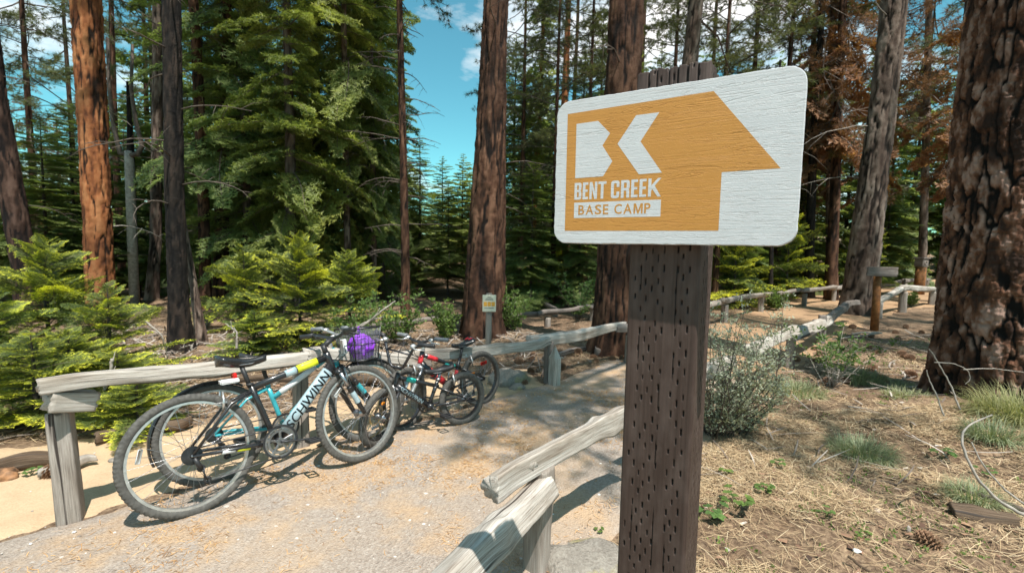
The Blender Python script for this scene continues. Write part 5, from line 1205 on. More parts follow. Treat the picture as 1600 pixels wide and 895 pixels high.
mb = MB(); mb.X = X; mb.tube([v3(ht), v3((.757, .83))], .016, 12); mb.tube([v3((.757, .825)), v3((.825, .85))], .017, 12); mb.obj('stem', [M['alu']], B)
bar(B, (.83, .85), X, .60, .05, .07, 'alu', 'grip', levm='alu'); drivetrain(B, bb, r, r, ca=.6, ringm='steel', crm='alu')
for s in (-1, 1): cable(B, [(.80, s*.16, .90), (1.05, s*.10, .93), (.98, s*.03, .66), (.80, 0, .66)])
mb = MB(); mb.X = X; Bc = np.array([.985, 0, .775])
def basket_pt(i, z): w_ = .13+.03*z; d_ = .09+.02*z; c_ = [(-d_, -w_), (d_, -w_), (d_, w_), (-d_, w_)][i % 4]; return Bc+[c_[0], c_[1], -.13+.24*z]
for z in (0, .5, 1): mb.tube([basket_pt(i, z) for i in range(4)], .006 if z == 1 else .004, 6, closed=True)
for i in range(4):
    mb.tube([basket_pt(i, 0), basket_pt(i, 1)], .005, 6)
    for k in range(1, 7):
        mb.tube([basket_pt(i, 0)*(1-k/7)+basket_pt(i+1, 0)*k/7, basket_pt(i, 1)*(1-k/7)+basket_pt(i+1, 1)*k/7], .0018, 4)
    for z in (.25, .75): mb.tube([basket_pt(i, z), basket_pt(i+1, z)], .0015, 4)
for k in range(1, 6): mb.tube([basket_pt(0, 0)*(1-k/6)+basket_pt(3, 0)*k/6, basket_pt(1, 0)*(1-k/6)+basket_pt(2, 0)*k/6], .002, 4)
mb.tube([[.86, 0, .76], [.90, 0, .70]], .008, 6); mb.obj('basket', [M['dsteel']], B)
mb = MB(); mb.X = X
for i in range(4): mb.add(np.array([basket_pt(i, 0), basket_pt(i+1, 0), basket_pt(i+1, 1), basket_pt(i, 1)])*.985+Bc*.015, np.array([[0, 1, 2, 3]]))
mb.obj('basket_liner', [M['mesh']], B)
mb = MB(); mb.X = np.array(Matrix.Translation(B.location)@B.rotation_euler.to_matrix().to_4x4())@X
mb.blob(Bc+[.01, -.02, -.045], [.095, .125, .085], 26, .22, 5, fq=3.6); mb.blob(Bc+[.0, -.05, .02], [.05, .06, .045], 10, .3, 8); mb.tube([Bc+[-.02, -.06, .05], Bc+[-.03, -.07, .11], Bc+[0, -.03, .12], Bc+[.01, -.02, .04]], .006, 6)
mb.obj('cloth_bag', [M['purple']], label='crumpled purple cloth bag lying in the front basket of the teal bicycle', cat='bag')
# --- C: small BMX style bike facing left
hdC = math.atan2(3.42-3.87, -.97+.39)
C = bike_root('small black child bicycle with turquoise-backed saddle and tall bars, facing left', (-.39, 3.87), hdC, math.radians(-4))
r, wb = .222, .74; bb = (.315, .215); st = (.225, .42); ht, hb_ = (.565, .510), (.60, .415); X = steerX(ht, hb_, math.radians(30))
wheel(C, 0, r, .050, 'dsteel', None, False, knob=.0025); wheel(C, wb, r, .050, 'dsteel', X, False, knob=.0025)
mb = MB(); tubeset(mb, [(v3(bb), v3(st), .015, .015, 1), (v3(ht)-[.01, 0, .03], v3(st)-[0, 0, .06], .016, .014, 1.1), (v3(hb_)+[-.01, 0, .01], v3(bb), .019, .019, 1.45), (v3(hb_)-[0, 0, .01], v3(ht)+[0, 0, .01], .02, .02, 1)])
for s in (-1, 1):
    mb.tube([[.27, s*.03, bb[1]], [0, s*.06, r]], [.010, .008], 9); mb.tube([[st[0]-.0, s*.02, st[1]-.07], [0, s*.06, r+.01]], [.009, .007], 9)
mb.tube([[bb[0], -.045, bb[1]], [bb[0], .045, bb[1]]], .024, 14, ref=[1, 0, 0]); fr = mb.obj('frame', [M['black']], C)
d0, d1 = np.array([hb_[0]-.01, hb_[1]+.01]), np.array(bb)
decal(fr, 'SCHWINN', 'silver', d0+(d1-d0)*.10, d0+(d1-d0)*.78, 1, .032, .0195, 1.45)
panel(fr, (ht[0]-.01, ht[1]-.03), (st[0], st[1]-.06), .15, .38, .0165, 1.12, 'turq'); panel(fr, bb, st, .50, .72, .0158, 1, 'dsteel')
fork(C, hb_, (wb, r), X, 'dsteel', susp=False); vbrake(C, (.655, .40), X); vbrake(C, (.10, .40), None, 'alu')
mb = MB(); mb.tube([v3(st)-[0, 0, .02], (.205, 0, .475)], .0125, 10); mb.tube([v3(st)-[0, 0, .010], v3(st)+[0, 0, .006]], .019, 12); mb.obj('seat_post', [M['steel']], C); saddle(C, .215, .520, 'blackp', 'turq', .95)
mb = MB(); mb.X = X; mb.tube([v3(ht), v3((.55, .555))], .016, 12); mb.tube([v3((.55, .548)), v3((.595, .566))], .019, 12); mb.obj('stem', [M['alu']], C)
bar(C, (.60, .57), X, .54, .215, .04, 'dsteel', 'blackp', levm='alu'); drivetrain(C, bb, r, r, ring=.062, crank=.11, ca=.7, cogs=1)
mb = MB(); mb.X = X
for rr_ in (.165, .075): mb.disc_y((wb, -.040, r), rr_, .003, 40, rr_-.012)
for k in range(5):
    a = k*2*PI/5; mb.tube([[wb+.02*math.cos(a), -.04, r+.02*math.sin(a)], [wb+.157*math.cos(a+.5), -.04, r+.157*math.sin(a+.5)]], .0035, 5)
mb.obj('brass_disc', [M['brass']], C, smooth=False)
mb = MB(); mb.X = X; mb.box((wb+.02, .03, r+.12), (.03, .014, .02), bev=.004); mb.obj('amber_reflector', [M['refl_o']], C)
for s in (-1, 1): cable(C, [(.56, s*.12, .77), (.72, s*.10, .70), (.70, 0, .55), (.60, s*.02, .48)])
cable(C, [(.56, .14, .77), (.75, .12, .62), (.45, .06, .42), (.14, .03, .44)])
# --- D: black and red mountain bike at the back
hdD = math.atan2(3.80-4.48, -.87+.27)
D = bike_root('black and red bicycle with red-striped saddle, facing left behind the child bicycle', (-.27, 4.46), hdD, math.radians(-5))
r, wb = .262, .90; bb = (.36, .235); st = (.255, .50); ht, hb_ = (.675, .62), (.715, .515); X = steerX(ht, hb_, math.radians(10))
wheel(D, 0, r, .046, 'dsteel', None, False); wheel(D, wb, r, .046, 'dsteel', X, False)
mb = MB(); tubeset(mb, [(v3(bb), v3(st), .015, .015, 1), (v3(ht)-[.01, 0, .03], v3(st)-[0, 0, .09], .018, .015, 1.1), (v3(hb_)+[-.01, 0, .01], v3(bb), .021, .021, 1.4), (v3(hb_)-[0, 0, .01], v3(ht)+[0, 0, .01], .021, .021, 1)])
for s in (-1, 1):
    mb.tube([[.31, s*.03, bb[1]], [0, s*.06, r]], [.012, .009], 9); mb.tube([[st[0]-.0, s*.02, st[1]-.10], [0, s*.06, r+.01]], [.011, .009], 9)
fr = mb.obj('frame', [M['black']], D)
a_, b_ = (hb_[0]-.01, hb_[1]+.01), bb
panel(fr, a_, b_, .26, .40, .0216, 1.42, 'red'); panel(fr, a_, b_, .46, .70, .0216, 1.42, 'red'); panel(fr, (ht[0]-.01, ht[1]-.03), (st[0], st[1]-.09), .08, .34, .0185, 1.12, 'red'); panel(fr, hb_, ht, .1, .8, .0216, 1, 'red')
panel(fr, bb, st, .35, .6, .0156, 1, 'red')
fork(D, hb_, (wb, r), X, 'alu', susp=True, dec='silver', w=.05); vbrake(D, (.14, .46)); vbrake(D, (.81, .48), X)
mb = MB(); mb.tube([v3(st)-[0, 0, .02], (.215, 0, .60)], .0125, 10); mb.obj('seat_post', [M['blackp']], D); saddle(D, .21, .650, 'black', 'red', .95)
mb = MB(); mb.X = X; mb.tube([v3(ht), v3((.655, .69))], .016, 12); mb.tube([v3((.655, .685)), v3((.715, .71))], .018, 12); mb.obj('stem', [M['alu']], D)
bar(D, (.72, .715), X, .56, .035, .04, 'dsteel', 'grip', levm='alu'); drivetrain(D, bb, r, r, ring=.07, crank=.13, ca=.9)
mb = MB(); mb.box([-.03, .024, r+.145], (.085, .012, .030), rotm('Y', .1), .008); mb.obj('wheel_reflector', [M['refl_r']], D)
mb = MB(); mb.box([.155, .06, .345], (.045, .012, .016), bev=.004); mb.obj('amber_reflector', [M['refl_o']], D)
for s in (-1, 1): cable(D, [(.70, s*.16, .74), (.86, s*.12, .74), (.82, 0, .60), (.70, s*.02, .58)])

# ================================================================== LITTER ON THE GROUND
def surf_v(x, y):
    z = gh(x, y); g = z.copy()
    for p, a in ((PATH, .030), (TRAIL, .018), (SAND, .014)):
        d = sdist(p, x, y); z = np.where(d > .1, np.maximum(z, g+a), z)
    return z
def needles(name, pts, m, ln=(.07, .15), w=.0016, lift=.018, seed=0, tmul=1.0):
    """fallen pine needles, gently curved slivers lying every way"""
    r = np.random.default_rng(seed); n = len(pts); x, y = pts[:, 0], pts[:, 1]; z = surf_v(x, y)
    a = r.uniform(0, 2*PI, n); l = r.uniform(*ln, n); d = np.stack([np.cos(a), np.sin(a)], -1); q = np.stack([-d[:, 1], d[:, 0]], -1); cv = r.normal(0, .13, n)*l
    dist = np.hypot(x, y); ww = w*np.maximum(1, dist/2.6)
    zz = z+.004+r.uniform(0, lift, n); tl = r.normal(0, .14, n)*l
    V = []
    for t in (-.5, -.17, .17, .5):
        c = cv*(1-4*t*t)*.5; px = x+d[:, 0]*l*t+q[:, 0]*c; py = y+d[:, 1]*l*t+q[:, 1]*c; pz = np.maximum(zz+tl*t*1.2, z+.002); k = ww*(1 if abs(t) < .3 else .5)
        V.append(np.stack([px+q[:, 0]*k, py+q[:, 1]*k, pz], -1)); V.append(np.stack([px-q[:, 0]*k, py-q[:, 1]*k, pz+.0007], -1))
    V = np.stack(V, 1).reshape(-1, 3); o = (np.arange(n)*8)[:, None]
    Q = np.concatenate([o+[[0, 1, 3, 2]], o+[[2, 3, 5, 4]], o+[[4, 5, 7, 6]]])
    return link(name, to_mesh(name, V, [Q], m, None, {'tint': np.repeat(np.clip(r.beta(2.2, 1.8, n)*tmul, 0, 1), 8)}, False), kind='stuff')
def scatter(n, x0, x1, y0, y1, seed, inside=None, outside=(), dens=None):
    r = np.random.default_rng(seed); P = np.stack([r.uniform(x0, x1, n), r.uniform(y0, y1, n)], -1); k = np.ones(n, bool)
    if inside is not None: k &= sdist(inside, P[:, 0], P[:, 1]) > .02
    for p in outside: k &= sdist(p, P[:, 0], P[:, 1]) < -.02
    if dens is not None: k &= r.random(n) < dens(P[:, 0], P[:, 1])
    return P[k]
big = lambda x, y: np.hypot(x-4.7, y-5.2) > 1.05
dn = lambda x, y: np.clip(.60+1.2*fbm(x*1.7, y*1.7, 0, 3, 77), .12, 1)*big(x, y)
P1 = scatter(125000, .2, 4.6, 1.0, 4.4, 1, None, (PATH,), dn); P2 = scatter(30000, .8, 8.5, 3.6, 8.5, 2, None, (PATH, TRAIL), dn); P3 = scatter(16000, -7, .5, 3.2, 9, 3, None, (PATH, SAND), dn)
o = needles('pine_needle_litter', np.concatenate([P1, P2, P3]), M['straw'], (.07, .17), .00095, .022, 5); o['label'] = 'straw-coloured fallen pine needles matted over the forest floor'; o['category'] = 'needle litter'
dp = lambda x, y: np.clip(.10+1.3*fbm(x*1.9, y*1.9, 0, 4, 88), .02, 1)
P1 = scatter(95000, -3.5, 2.2, .8, 7, 4, PATH, (), dp); o = needles('path_needles', P1, M['straw2'], (.02, .05), .0014, .003, 6); o['label'] = 'short orange pine needles drifted in patches on the gravel path'; o['category'] = 'needle litter'
P1 = np.concatenate([scatter(2600, -7, .5, 3.3, 8.5, 54, None, (PATH, SAND)), scatter(500, 1, 8, 3, 9, 55, None, (PATH, TRAIL))]); o = needles('twig_litter', P1, M['twig'], (.12, .5), .0032, .05, 7); o['label'] = 'grey dead twigs littering the ground behind the rail'; o['category'] = 'twigs'
# loose stones in the gravel
r = np.random.default_rng(12); P1 = np.concatenate([scatter(7000, -3.5, 2.2, .8, 6.5, 14, PATH), scatter(500, -4.5, 0, 1.5, 5.5, 15, SAND)]); n = len(P1)
ico = np.array([[0, 0, 1], [.894, 0, .447], [.276, .851, .447], [-.724, .526, .447], [-.724, -.526, .447], [.276, -.851, .447], [.724, .526, -.447], [-.276, .851, -.447], [-.894, 0, -.447], [-.276, -.851, -.447], [.724, -.526, -.447], [0, 0, -1]])
icf = np.array([[0,1,2],[0,2,3],[0,3,4],[0,4,5],[0,5,1],[1,6,2],[2,7,3],[3,8,4],[4,9,5],[5,10,1],[1,10,6],[2,6,7],[3,7,8],[4,8,9],[5,9,10],[6,11,7],[7,11,8],[8,11,9],[9,11,10],[10,11,6]])
sz = np.clip(r.lognormal(-5.35, .42, n), .002, .016); V = ico[None]*r.uniform(.7, 1.2, (n, 12, 1))*sz[:, None, None]*np.stack([r.uniform(.8, 1.4, n), r.uniform(.8, 1.4, n), r.uniform(.4, .7, n)], -1)[:, None]
V[..., :2] += P1[:, None]; V[..., 2] += (surf_v(P1[:, 0], P1[:, 1])+.001)[:, None]
m, t, b = mat('loose_stone', .85); t.links.new(ramp(t, attr(t, 'tint'), [(0, (.20, .165, .14)), (.5, (.38, .335, .295)), (.85, (.56, .52, .47)), (1, (.75, .73, .70))]), b.inputs['Base Color'])
o = link('loose_stones', to_mesh('loose_stones', V.reshape(-1, 3), [(icf[None]+(np.arange(n)*12)[:, None, None]).reshape(-1, 3)], m, None, {'tint': np.repeat(r.random(n), 12)}, False), kind='stuff'); o['label'] = 'small loose stones strewn over the path'; o['category'] = 'stones'
# bark flakes and small debris on the forest floor
P1 = np.concatenate([scatter(5200, .3, 4.4, 1.0, 4.4, 24, None, (PATH,), dn), scatter(6000, -7, 8, 3.5, 10, 25, None, (PATH, TRAIL, SAND), dn)]); n = len(P1); a = r.uniform(0, 2*PI, n); L_ = r.uniform(.008, .035, n); W_ = L_*r.uniform(.25, .7, n); z = surf_v(P1[:, 0], P1[:, 1])+r.uniform(.004, .02, n)
V = np.stack([np.stack([P1[:, 0]+u*L_*np.cos(a)-v*W_*np.sin(a), P1[:, 1]+u*L_*np.sin(a)+v*W_*np.cos(a), z+r.normal(0, .004, n)], -1) for u, v in ((-1, -.6), (.7, -1), (1, .5), (-.6, 1))], 1).reshape(-1, 3)
m, t, b = mat('bark_flake', .85); t.links.new(ramp(t, attr(t, 'tint'), [(0, (.035, .022, .016)), (.45, (.13, .07, .045)), (.8, (.33, .19, .12)), (1, (.55, .50, .44))]), b.inputs['Base Color'])
o = link('bark_flakes', to_mesh('bark_flakes', V, [(np.arange(n)*4)[:, None]+[[0, 1, 2, 3]]], m, None, {'tint': np.repeat(r.random(n), 4)}, False), kind='stuff'); o['label'] = 'dark and reddish bark flakes lying among the fallen needles'; o['category'] = 'bark litter'

# ================================================================== PLANTS
def leaf_cloud(mb, C, nrm, size, tint, r, fold=.25, asp=1.6):
    """many small pointed leaves; C centres (n,3)"""
    n = len(C); d = r.normal(0, 1, (n, 3)); d[:, 2] = np.abs(d[:, 2])*.6+.1; d += nrm; d /= np.linalg.norm(d, axis=1)[:, None]
    q = np.cross(d, r.normal(0, 1, (n, 3))); q /= np.linalg.norm(q, axis=1)[:, None]; up = np.cross(q, d); s = size*r.uniform(.6, 1.2, n)[:, None]
    V = np.stack([C, C+d*s*.5*asp-q*s*.42+up*s*fold*.4, C+d*s*asp, C+d*s*.5*asp+q*s*.42+up*s*fold*.4], 1).reshape(-1, 3); o = (np.arange(n)*4)[:, None]
    mb.add(V, [o+[[0, 2, 1]], o+[[0, 3, 2]]] if False else np.concatenate([o+[[0, 2, 1]], o+[[0, 3, 2]]]), at=np.repeat(np.clip(tint+r.normal(0, .15, n), 0, 1), 4))
def shrub(label, x, y, h, R, nst, nleaf, lsize, lm, wm, seed, name='shrub', group=None, spread=.9, low=.15, asp=1.6):
    r = np.random.default_rng(seed); t = thing(name, label, 'shrub', (x, y, surf(x, y)), 0, group); st_ = MB(); lf = MB(); C = []; D = []
    for k in range(nst):
        a = r.uniform(0, 2*PI); d = np.array([math.cos(a)*spread*r.uniform(.2, 1), math.sin(a)*spread*r.uniform(.2, 1), 1.0]); d /= np.linalg.norm(d); p = np.array([r.normal(0, .04), r.normal(0, .04), -.02]); P = [p]
        l = h*r.uniform(.65, 1.08)/max(.5, d[2])
        for i in range(6):
            d = d+r.normal(0, .13, 3)+[0, 0, .04]; d /= np.linalg.norm(d); p = p+d*l/6; P.append(p)
        P = np.array(P); P[:, :2] *= np.minimum(1, R/np.maximum(1e-3, np.hypot(P[:, 0], P[:, 1])))[:, None]
        st_.tube(P, np.linspace(.006, .0018, 7)*max(1, h), 4)
        for i in range(1, 7):
            for q in range(4):
                e = d*.3+r.normal(0, .7, 3); e[2] = abs(e[2])*.6; e /= np.linalg.norm(e); b_ = P[i]+e*h*r.uniform(.06, .20); st_.tube([P[i], b_], [.0022, .0012], 3, caps=False)
                m_ = max(1, int(nleaf/nst/20)); s = r.random(m_)[:, None]
                if P[i][2] > low*h: C.append(P[i]+(b_-P[i])*s+r.normal(0, .012, (m_, 3))); D.append(np.repeat(e[None], m_, 0))
    leaf_cloud(lf, np.concatenate(C), np.concatenate(D), lsize, .45, r, .25, asp)
    st_.obj('stems', [M[wm]], t, kind='stuff'); lf.obj('foliage', [M[lm]], t, smooth=False, kind='stuff'); return t
p = G(1132, 695); shrub('large grey-green sagebrush bush growing tight behind the brown sign post', p[0]+.0, p[1]+.15, .98, .42, 46, 9500, .0150, 'sage', 'limb', 3, low=.10)
shrub('lower grey sagebrush bush spreading right of the large one', p[0]+.20, p[1]+.25, .55, .34, 24, 4200, .0150, 'sage', 'limb', 4, low=.1)
p = G(1300, 600); shrub('leafy green shrub in front of the grey rail right of the sign post', p[0], p[1], .72, .55, 12, 1500, .028, 'leaf', 'deadlimb', 5, low=.35)
for i, (px, py, h, lab) in enumerate([(905, 500, .9, 'low green bush in front of the dark far rail left of the arrow board'), (1010, 520, .8, 'leafy bush hidden mostly behind the sign post'), (700, 530, .6, 'dark low bush left of the double ponderosa base'), (800, 520, .7, 'dark low bush right of the double ponderosa base'),
       (1215, 486, .5, 'small bright bush on the far bank of the trail'), (1420, 480, .45, 'low green bush at the foot of the climbing rail fence'), (560, 545, .7, 'green bush just behind the rail and purple bag'), (620, 535, .8, 'scrubby bush beside the thin dark trunk')]):
    g = G(px, py); shrub(lab, g[0], g[1], h, h*1.0, 14, 1500, .035, 'leaf', 'limb', 20+i, low=.1)
def grass_tuft(label, x, y, h, n, seed, R=.10, lean=.5, tint=.4, group='blue-green grass tufts among the needles'):
    r = np.random.default_rng(seed); V = []; tn = []
    a = r.uniform(0, 2*PI, n); rr = R*np.sqrt(r.random(n))*.5; l = h*r.uniform(.5, 1.15, n); tl = r.uniform(.1, lean*1.5, n)*1.6; az = a+r.normal(0, .5, n)
    w = .0016*np.maximum(1, math.hypot(x, y)/2.5); bx, by = rr*np.cos(a), rr*np.sin(a)
    for s in (0, .35, .7, 1.0):
        o = np.sin(tl*s)*l*s; z = np.cos(tl*s*1.0)*l*s; k = w*(1.05-s); px, py = bx+o*np.cos(az), by+o*np.sin(az)
        V += [np.stack([px-np.sin(az)*k, py+np.cos(az)*k, z], -1), np.stack([px+np.sin(az)*k, py-np.cos(az)*k, z], -1)]
    V = np.stack(V, 1).reshape(-1, 3); o = (np.arange(n)*8)[:, None]; Q = np.concatenate([o+[[0, 1, 3, 2]], o+[[2, 3, 5, 4]], o+[[4, 5, 7, 6]]])
    return link('grass_tuft', to_mesh('grass_tuft', V, [Q], M['grass'], None, {'tint': np.repeat(np.clip(tint+r.normal(0, .22, n), 0, 1), 8)}, False), None, label, 'grass', group, None, (x, y, surf(x, y)))
for i, (px, py, h, n, R, lab, tn) in enumerate([(1345, 712, .15, 900, .26, 'round grey-green grass tuft in the open right of the sagebrush', .35), (1598, 668, .26, 1500, .42, 'big blue-green grass clump at the foot of the huge trunk', .3), (1520, 770, .13, 500, .16, 'grass tuft inside the curve of the white bent twig', .5),
        (1335, 588, .18, 800, .42, 'spreading grass tuft in front of the leafy green shrub', .3), (1240, 612, .14, 700, .38, 'low grass tuft between the sagebrush and the leafy shrub', .35), (1400, 600, .10, 500, .35, 'thin low grass tuft left of the huge trunk base', .4), (1550, 690, .16, 500, .22, 'smaller grass clump just left of the big blue-green one', .3), (1420, 630, .08, 350, .3, 'faint flat grass tuft beside the trunk shadow', .45)]):
    g = G(px, py, .06 if px > 1500 else 0); grass_tuft(lab, g[0], g[1], h*1.1, int(n*1.3), 40+i, R*1.5, 1.0, tn+.1)
def herb(label, x, y, h, n, ls, seed, group='small leafy herbs sprouting through the needles', m_='leaf'):
    r = np.random.default_rng(seed); t = thing('leafy_herb', label, 'plant', (x, y, surf(x, y)), 0, group); mb = MB(); lf = MB()
    for k in range(n):
        a = k*2.4+r.normal(0, .3); q = h*r.uniform(.5, 1.1); e = np.array([math.cos(a)*h*.8*r.uniform(.3, 1), math.sin(a)*h*.8*r.uniform(.3, 1), q]); mb.tube([[0, 0, 0], e*[.4, .4, .6], e], [.002, .0016, .001], 4)
        for b_ in (-.9, 0, .9):
            d = np.array([math.cos(a+b_), math.sin(a+b_), .18]); s = np.array([-math.sin(a+b_), math.cos(a+b_), 0]); l = ls*r.uniform(.75, 1.15); pts = []
            for u, w in ((0, .02), (.3, .36), (.6, .40), (.85, .22), (1, .0)):
                c = e+d*l*u+np.array([0, 0, -l*.25*u*u]); pts += [c+s*l*w+[0, 0, l*w*.22], c, c-s*l*w+[0, 0, l*w*.22]]
            Q = [[3*i+j, 3*i+j+1, 3*i+j+4, 3*i+j+3] for i in range(4) for j in (0, 1)]; lf.add(np.array(pts), np.array(Q), at=np.full(15, np.clip(.45+r.normal(0, .15), 0, 1)))
    mb.obj('stems', [M['leaf']], t, kind='stuff'); lf.obj('leaves', [M[m_]], t, kind='stuff'); return t
for i, (px, py, h, n, ls, lab) in enumerate([(1112, 815, .085, 9, .042, 'broad-leaved herb touching the lower right side of the sign post'), (1150, 800, .10, 9, .042, 'larger broad-leaved herb just right of the sign post'), (1192, 775, .06, 6, .034, 'herb with two rounded leaf clusters right of the sign post herbs'), (1215, 735, .06, 4, .036, 'pointed herb standing below the sagebrush'),
        (1135, 745, .05, 4, .03, 'tiny pale herb between the sagebrush and sign post herbs'), (1290, 815, .05, 6, .024, 'small herb in the middle of the straw beside a stick'), (1470, 720, .08, 6, .05, 'long-leaved herb near the middle twigs below the huge trunk'), (1440, 560, .09, 5, .06, 'bright herb leaf beside the left edge of the huge trunk'),
        (1350, 850, .04, 7, .02, 'tiny sprouting herb left of the pine cone'), (1540, 745, .06, 6, .03, 'small herb right of the white bent twig'), (935, 838, .03, 3, .02, 'tiny green sprout at the top of the half-buried rock'), (50, 742, .05, 6, .03, 'small green herb on the sand beside the rotten log')]):
    g = G(px, py); herb(lab, g[0], g[1], h, n, ls, 60+i)
P1 = np.concatenate([scatter(900, .5, 4.2, 1.3, 3.2, 34, None, (PATH,), lambda x, y: np.clip(fbm(x*1.4, y*1.4, 0, 3, 91)*1.6, 0, 1)), scatter(1400, 2, 8, 4, 8.5, 35, None, (PATH, TRAIL), lambda x, y: np.clip(fbm(x*.9, y*.9, 0, 3, 92)*1.8, 0, 1))])
lf = MB(); C = np.repeat(P1, 6, 0)+r.normal(0, .016, (len(P1)*6, 2)); leaf_cloud(lf, np.concatenate([C, (surf_v(C[:, 0], C[:, 1])+.012)[:, None]], 1), np.array([0, 0, .4]), .014, .6, r); o = lf.obj('ground_sprouts', [M['leaf']], kind='stuff', smooth=False); o['label'] = 'tiny green sprouts dotted over the forest floor'; o['category'] = 'ground cover'

# ================================================================== STICKS, LOGS, ROCKS, CONES
def stick(label, pts, r0, r1, m='deadlimb', name='dead_stick', cat='stick', twigs=0, seed=0, group=None):
    P = np.array(pts, float); t = np.linspace(0, 1, len(P)); tt_ = np.linspace(0, 1, 22); Q = np.stack([np.interp(tt_, t, P[:, k]) for k in range(3)], -1)
    for _ in range(3): Q[1:-1] = (Q[:-2]+2*Q[1:-1]+Q[2:])/4
    r_ = np.random.default_rng(seed+5); Q[1:-1] += r_.normal(0, r0*.22, (20, 3)); mb = MB(); mb.tube(Q, np.linspace(r0, r1, 22)*(1+r_.normal(0, .06, 22)), 8)
    for k in range(twigs):
        i = r_.integers(4, 19); d = Q[i+1]-Q[i]; d /= np.linalg.norm(d); d = d+r_.normal(0, .6, 3)*[1, 1, .5]; d[2] = abs(d[2]); l = r_.uniform(.08, .25)*np.linalg.norm(P[-1]-P[0]); mb.tube([Q[i], Q[i]+d*l*.5, Q[i]+d*l+[0, 0, .02]], [r0*.45, r0*.3, r0*.15], 5)
    return mb.obj(name, [M[m]], label=label, cat=cat, group=group)
def S(*px):  # sticks described by pixel and height above the ground
    o = []
    for a in px:
        g = G(a[0], a[1], a[2] if len(a) > 2 else .02); o.append(g)
    return o
Yb = 2.45
stick('long white bent twig arching up out of the straw at lower right', [AY(1600, 803, 2.35), AY(1570, 790, 2.38), AY(1530, 755, 2.42), AY(1506, 705, 2.46), AY(1501, 680, 2.5), AY(1512, 662, 2.55), AY(1550, 648, 2.65)], .009, .004, seed=1)
stick('thin white twig crossing behind the long bent twig', [AY(1605, 790, 2.6), AY(1570, 765, 2.65), AY(1535, 725, 2.7), AY(1518, 690, 2.75)], .006, .003, seed=2)
stick('grey-brown stick lying just above the short split log', S((1608, 800, .05), (1560, 782, .05), (1520, 770, .05), (1472, 756, .03)), .018, .008, 'limb', seed=3)
stick('thick straight stick lying on the straw right of the herbs', S((1196, 772, .01), (1260, 760, .02), (1290, 745, .03), (1305, 733, .03)), .012, .008, 'wood_rot', seed=4)
stick('dark short stick on the straw in the middle of the right ground', S((1358, 750), (1385, 752), (1405, 758)), .008, .006, 'limb', seed=5)
stick('thin branch lying just under the white twigs at right', S((1400, 825), (1450, 824), (1500, 838)), .006, .004, 'wood_rot', seed=6)
stick('forked pale branch reaching toward the foot of the huge trunk', S((1325, 635, .05), (1390, 642, .06), (1440, 672, .05), (1500, 673, .03)), .008, .004, seed=7, twigs=4)
stick('second pale branch under the forked one', S((1380, 655, .02), (1430, 660, .05), (1480, 680, .08), (1510, 690, .03)), .006, .003, seed=8, twigs=3)
stick('pale twig leaning on the left root of the huge trunk', [AY(1475, 650, 3.9), AY(1465, 620, 3.95), AY(1450, 590, 4.0), AY(1448, 578, 4.0)], .007, .003, seed=9)
stick('second twig rising beside the left root of the huge trunk', [AY(1500, 640, 3.8), AY(1485, 600, 3.85), AY(1462, 560, 3.9), AY(1452, 545, 3.9)], .007, .003, seed=10)
stick('curled thin twig in front of the huge trunk', [AY(1460, 566, 3.7), AY(1490, 567, 3.7), AY(1512, 577, 3.7), AY(1517, 592, 3.7), AY(1508, 600, 3.7)], .004, .002, seed=11)
stick('horizontal thin twig in front of the huge trunk', [AY(1505, 577, 3.6), AY(1550, 575, 3.6), AY(1605, 582, 3.6)], .004, .002, seed=12)
stick('broken stick poking up at the bottom edge below the white stone', S((1325, 868, .05), (1345, 885, .02), (1375, 900, .01)), .007, .005, 'wood_rot', seed=13)
stick('pale branch lying below the leafy shrub and dark sign', S((1330, 522, .15), (1352, 519, .2), (1384, 520, .1), (1300, 530, .05)), .02, .008, seed=14)
for i, (a, b_, lab) in enumerate([((560, 515), (618, 470), 'bare white branch sticking up behind the basket'), ((540, 520), (600, 495), 'lower bare branch behind the handlebars'), ((225, 500), (262, 560), 'curved bare branch in front of the reddish trunk'), ((370, 545), (352, 505), 'bare branch arching up right of the black trunk'), ((300, 548), (280, 545), 'short pale branch at the foot of the black trunk'),
                                  ((175, 560), (150, 640), 'grey bare branch hanging in the young fir'), ((60, 640), (30, 720), 'pale bare branch leaning in the brush at the left edge')]):
    Y = 5.6 if i not in (5, 6) else 3.9; stick(lab, [AY(a[0], a[1], Y), AY((a[0]+b_[0])/2+9, (a[1]+b_[1])/2-8, Y), AY(b_[0], b_[1], Y+.1)], .014, .005, seed=20+i, twigs=3, name='bare_branch', cat='branch')
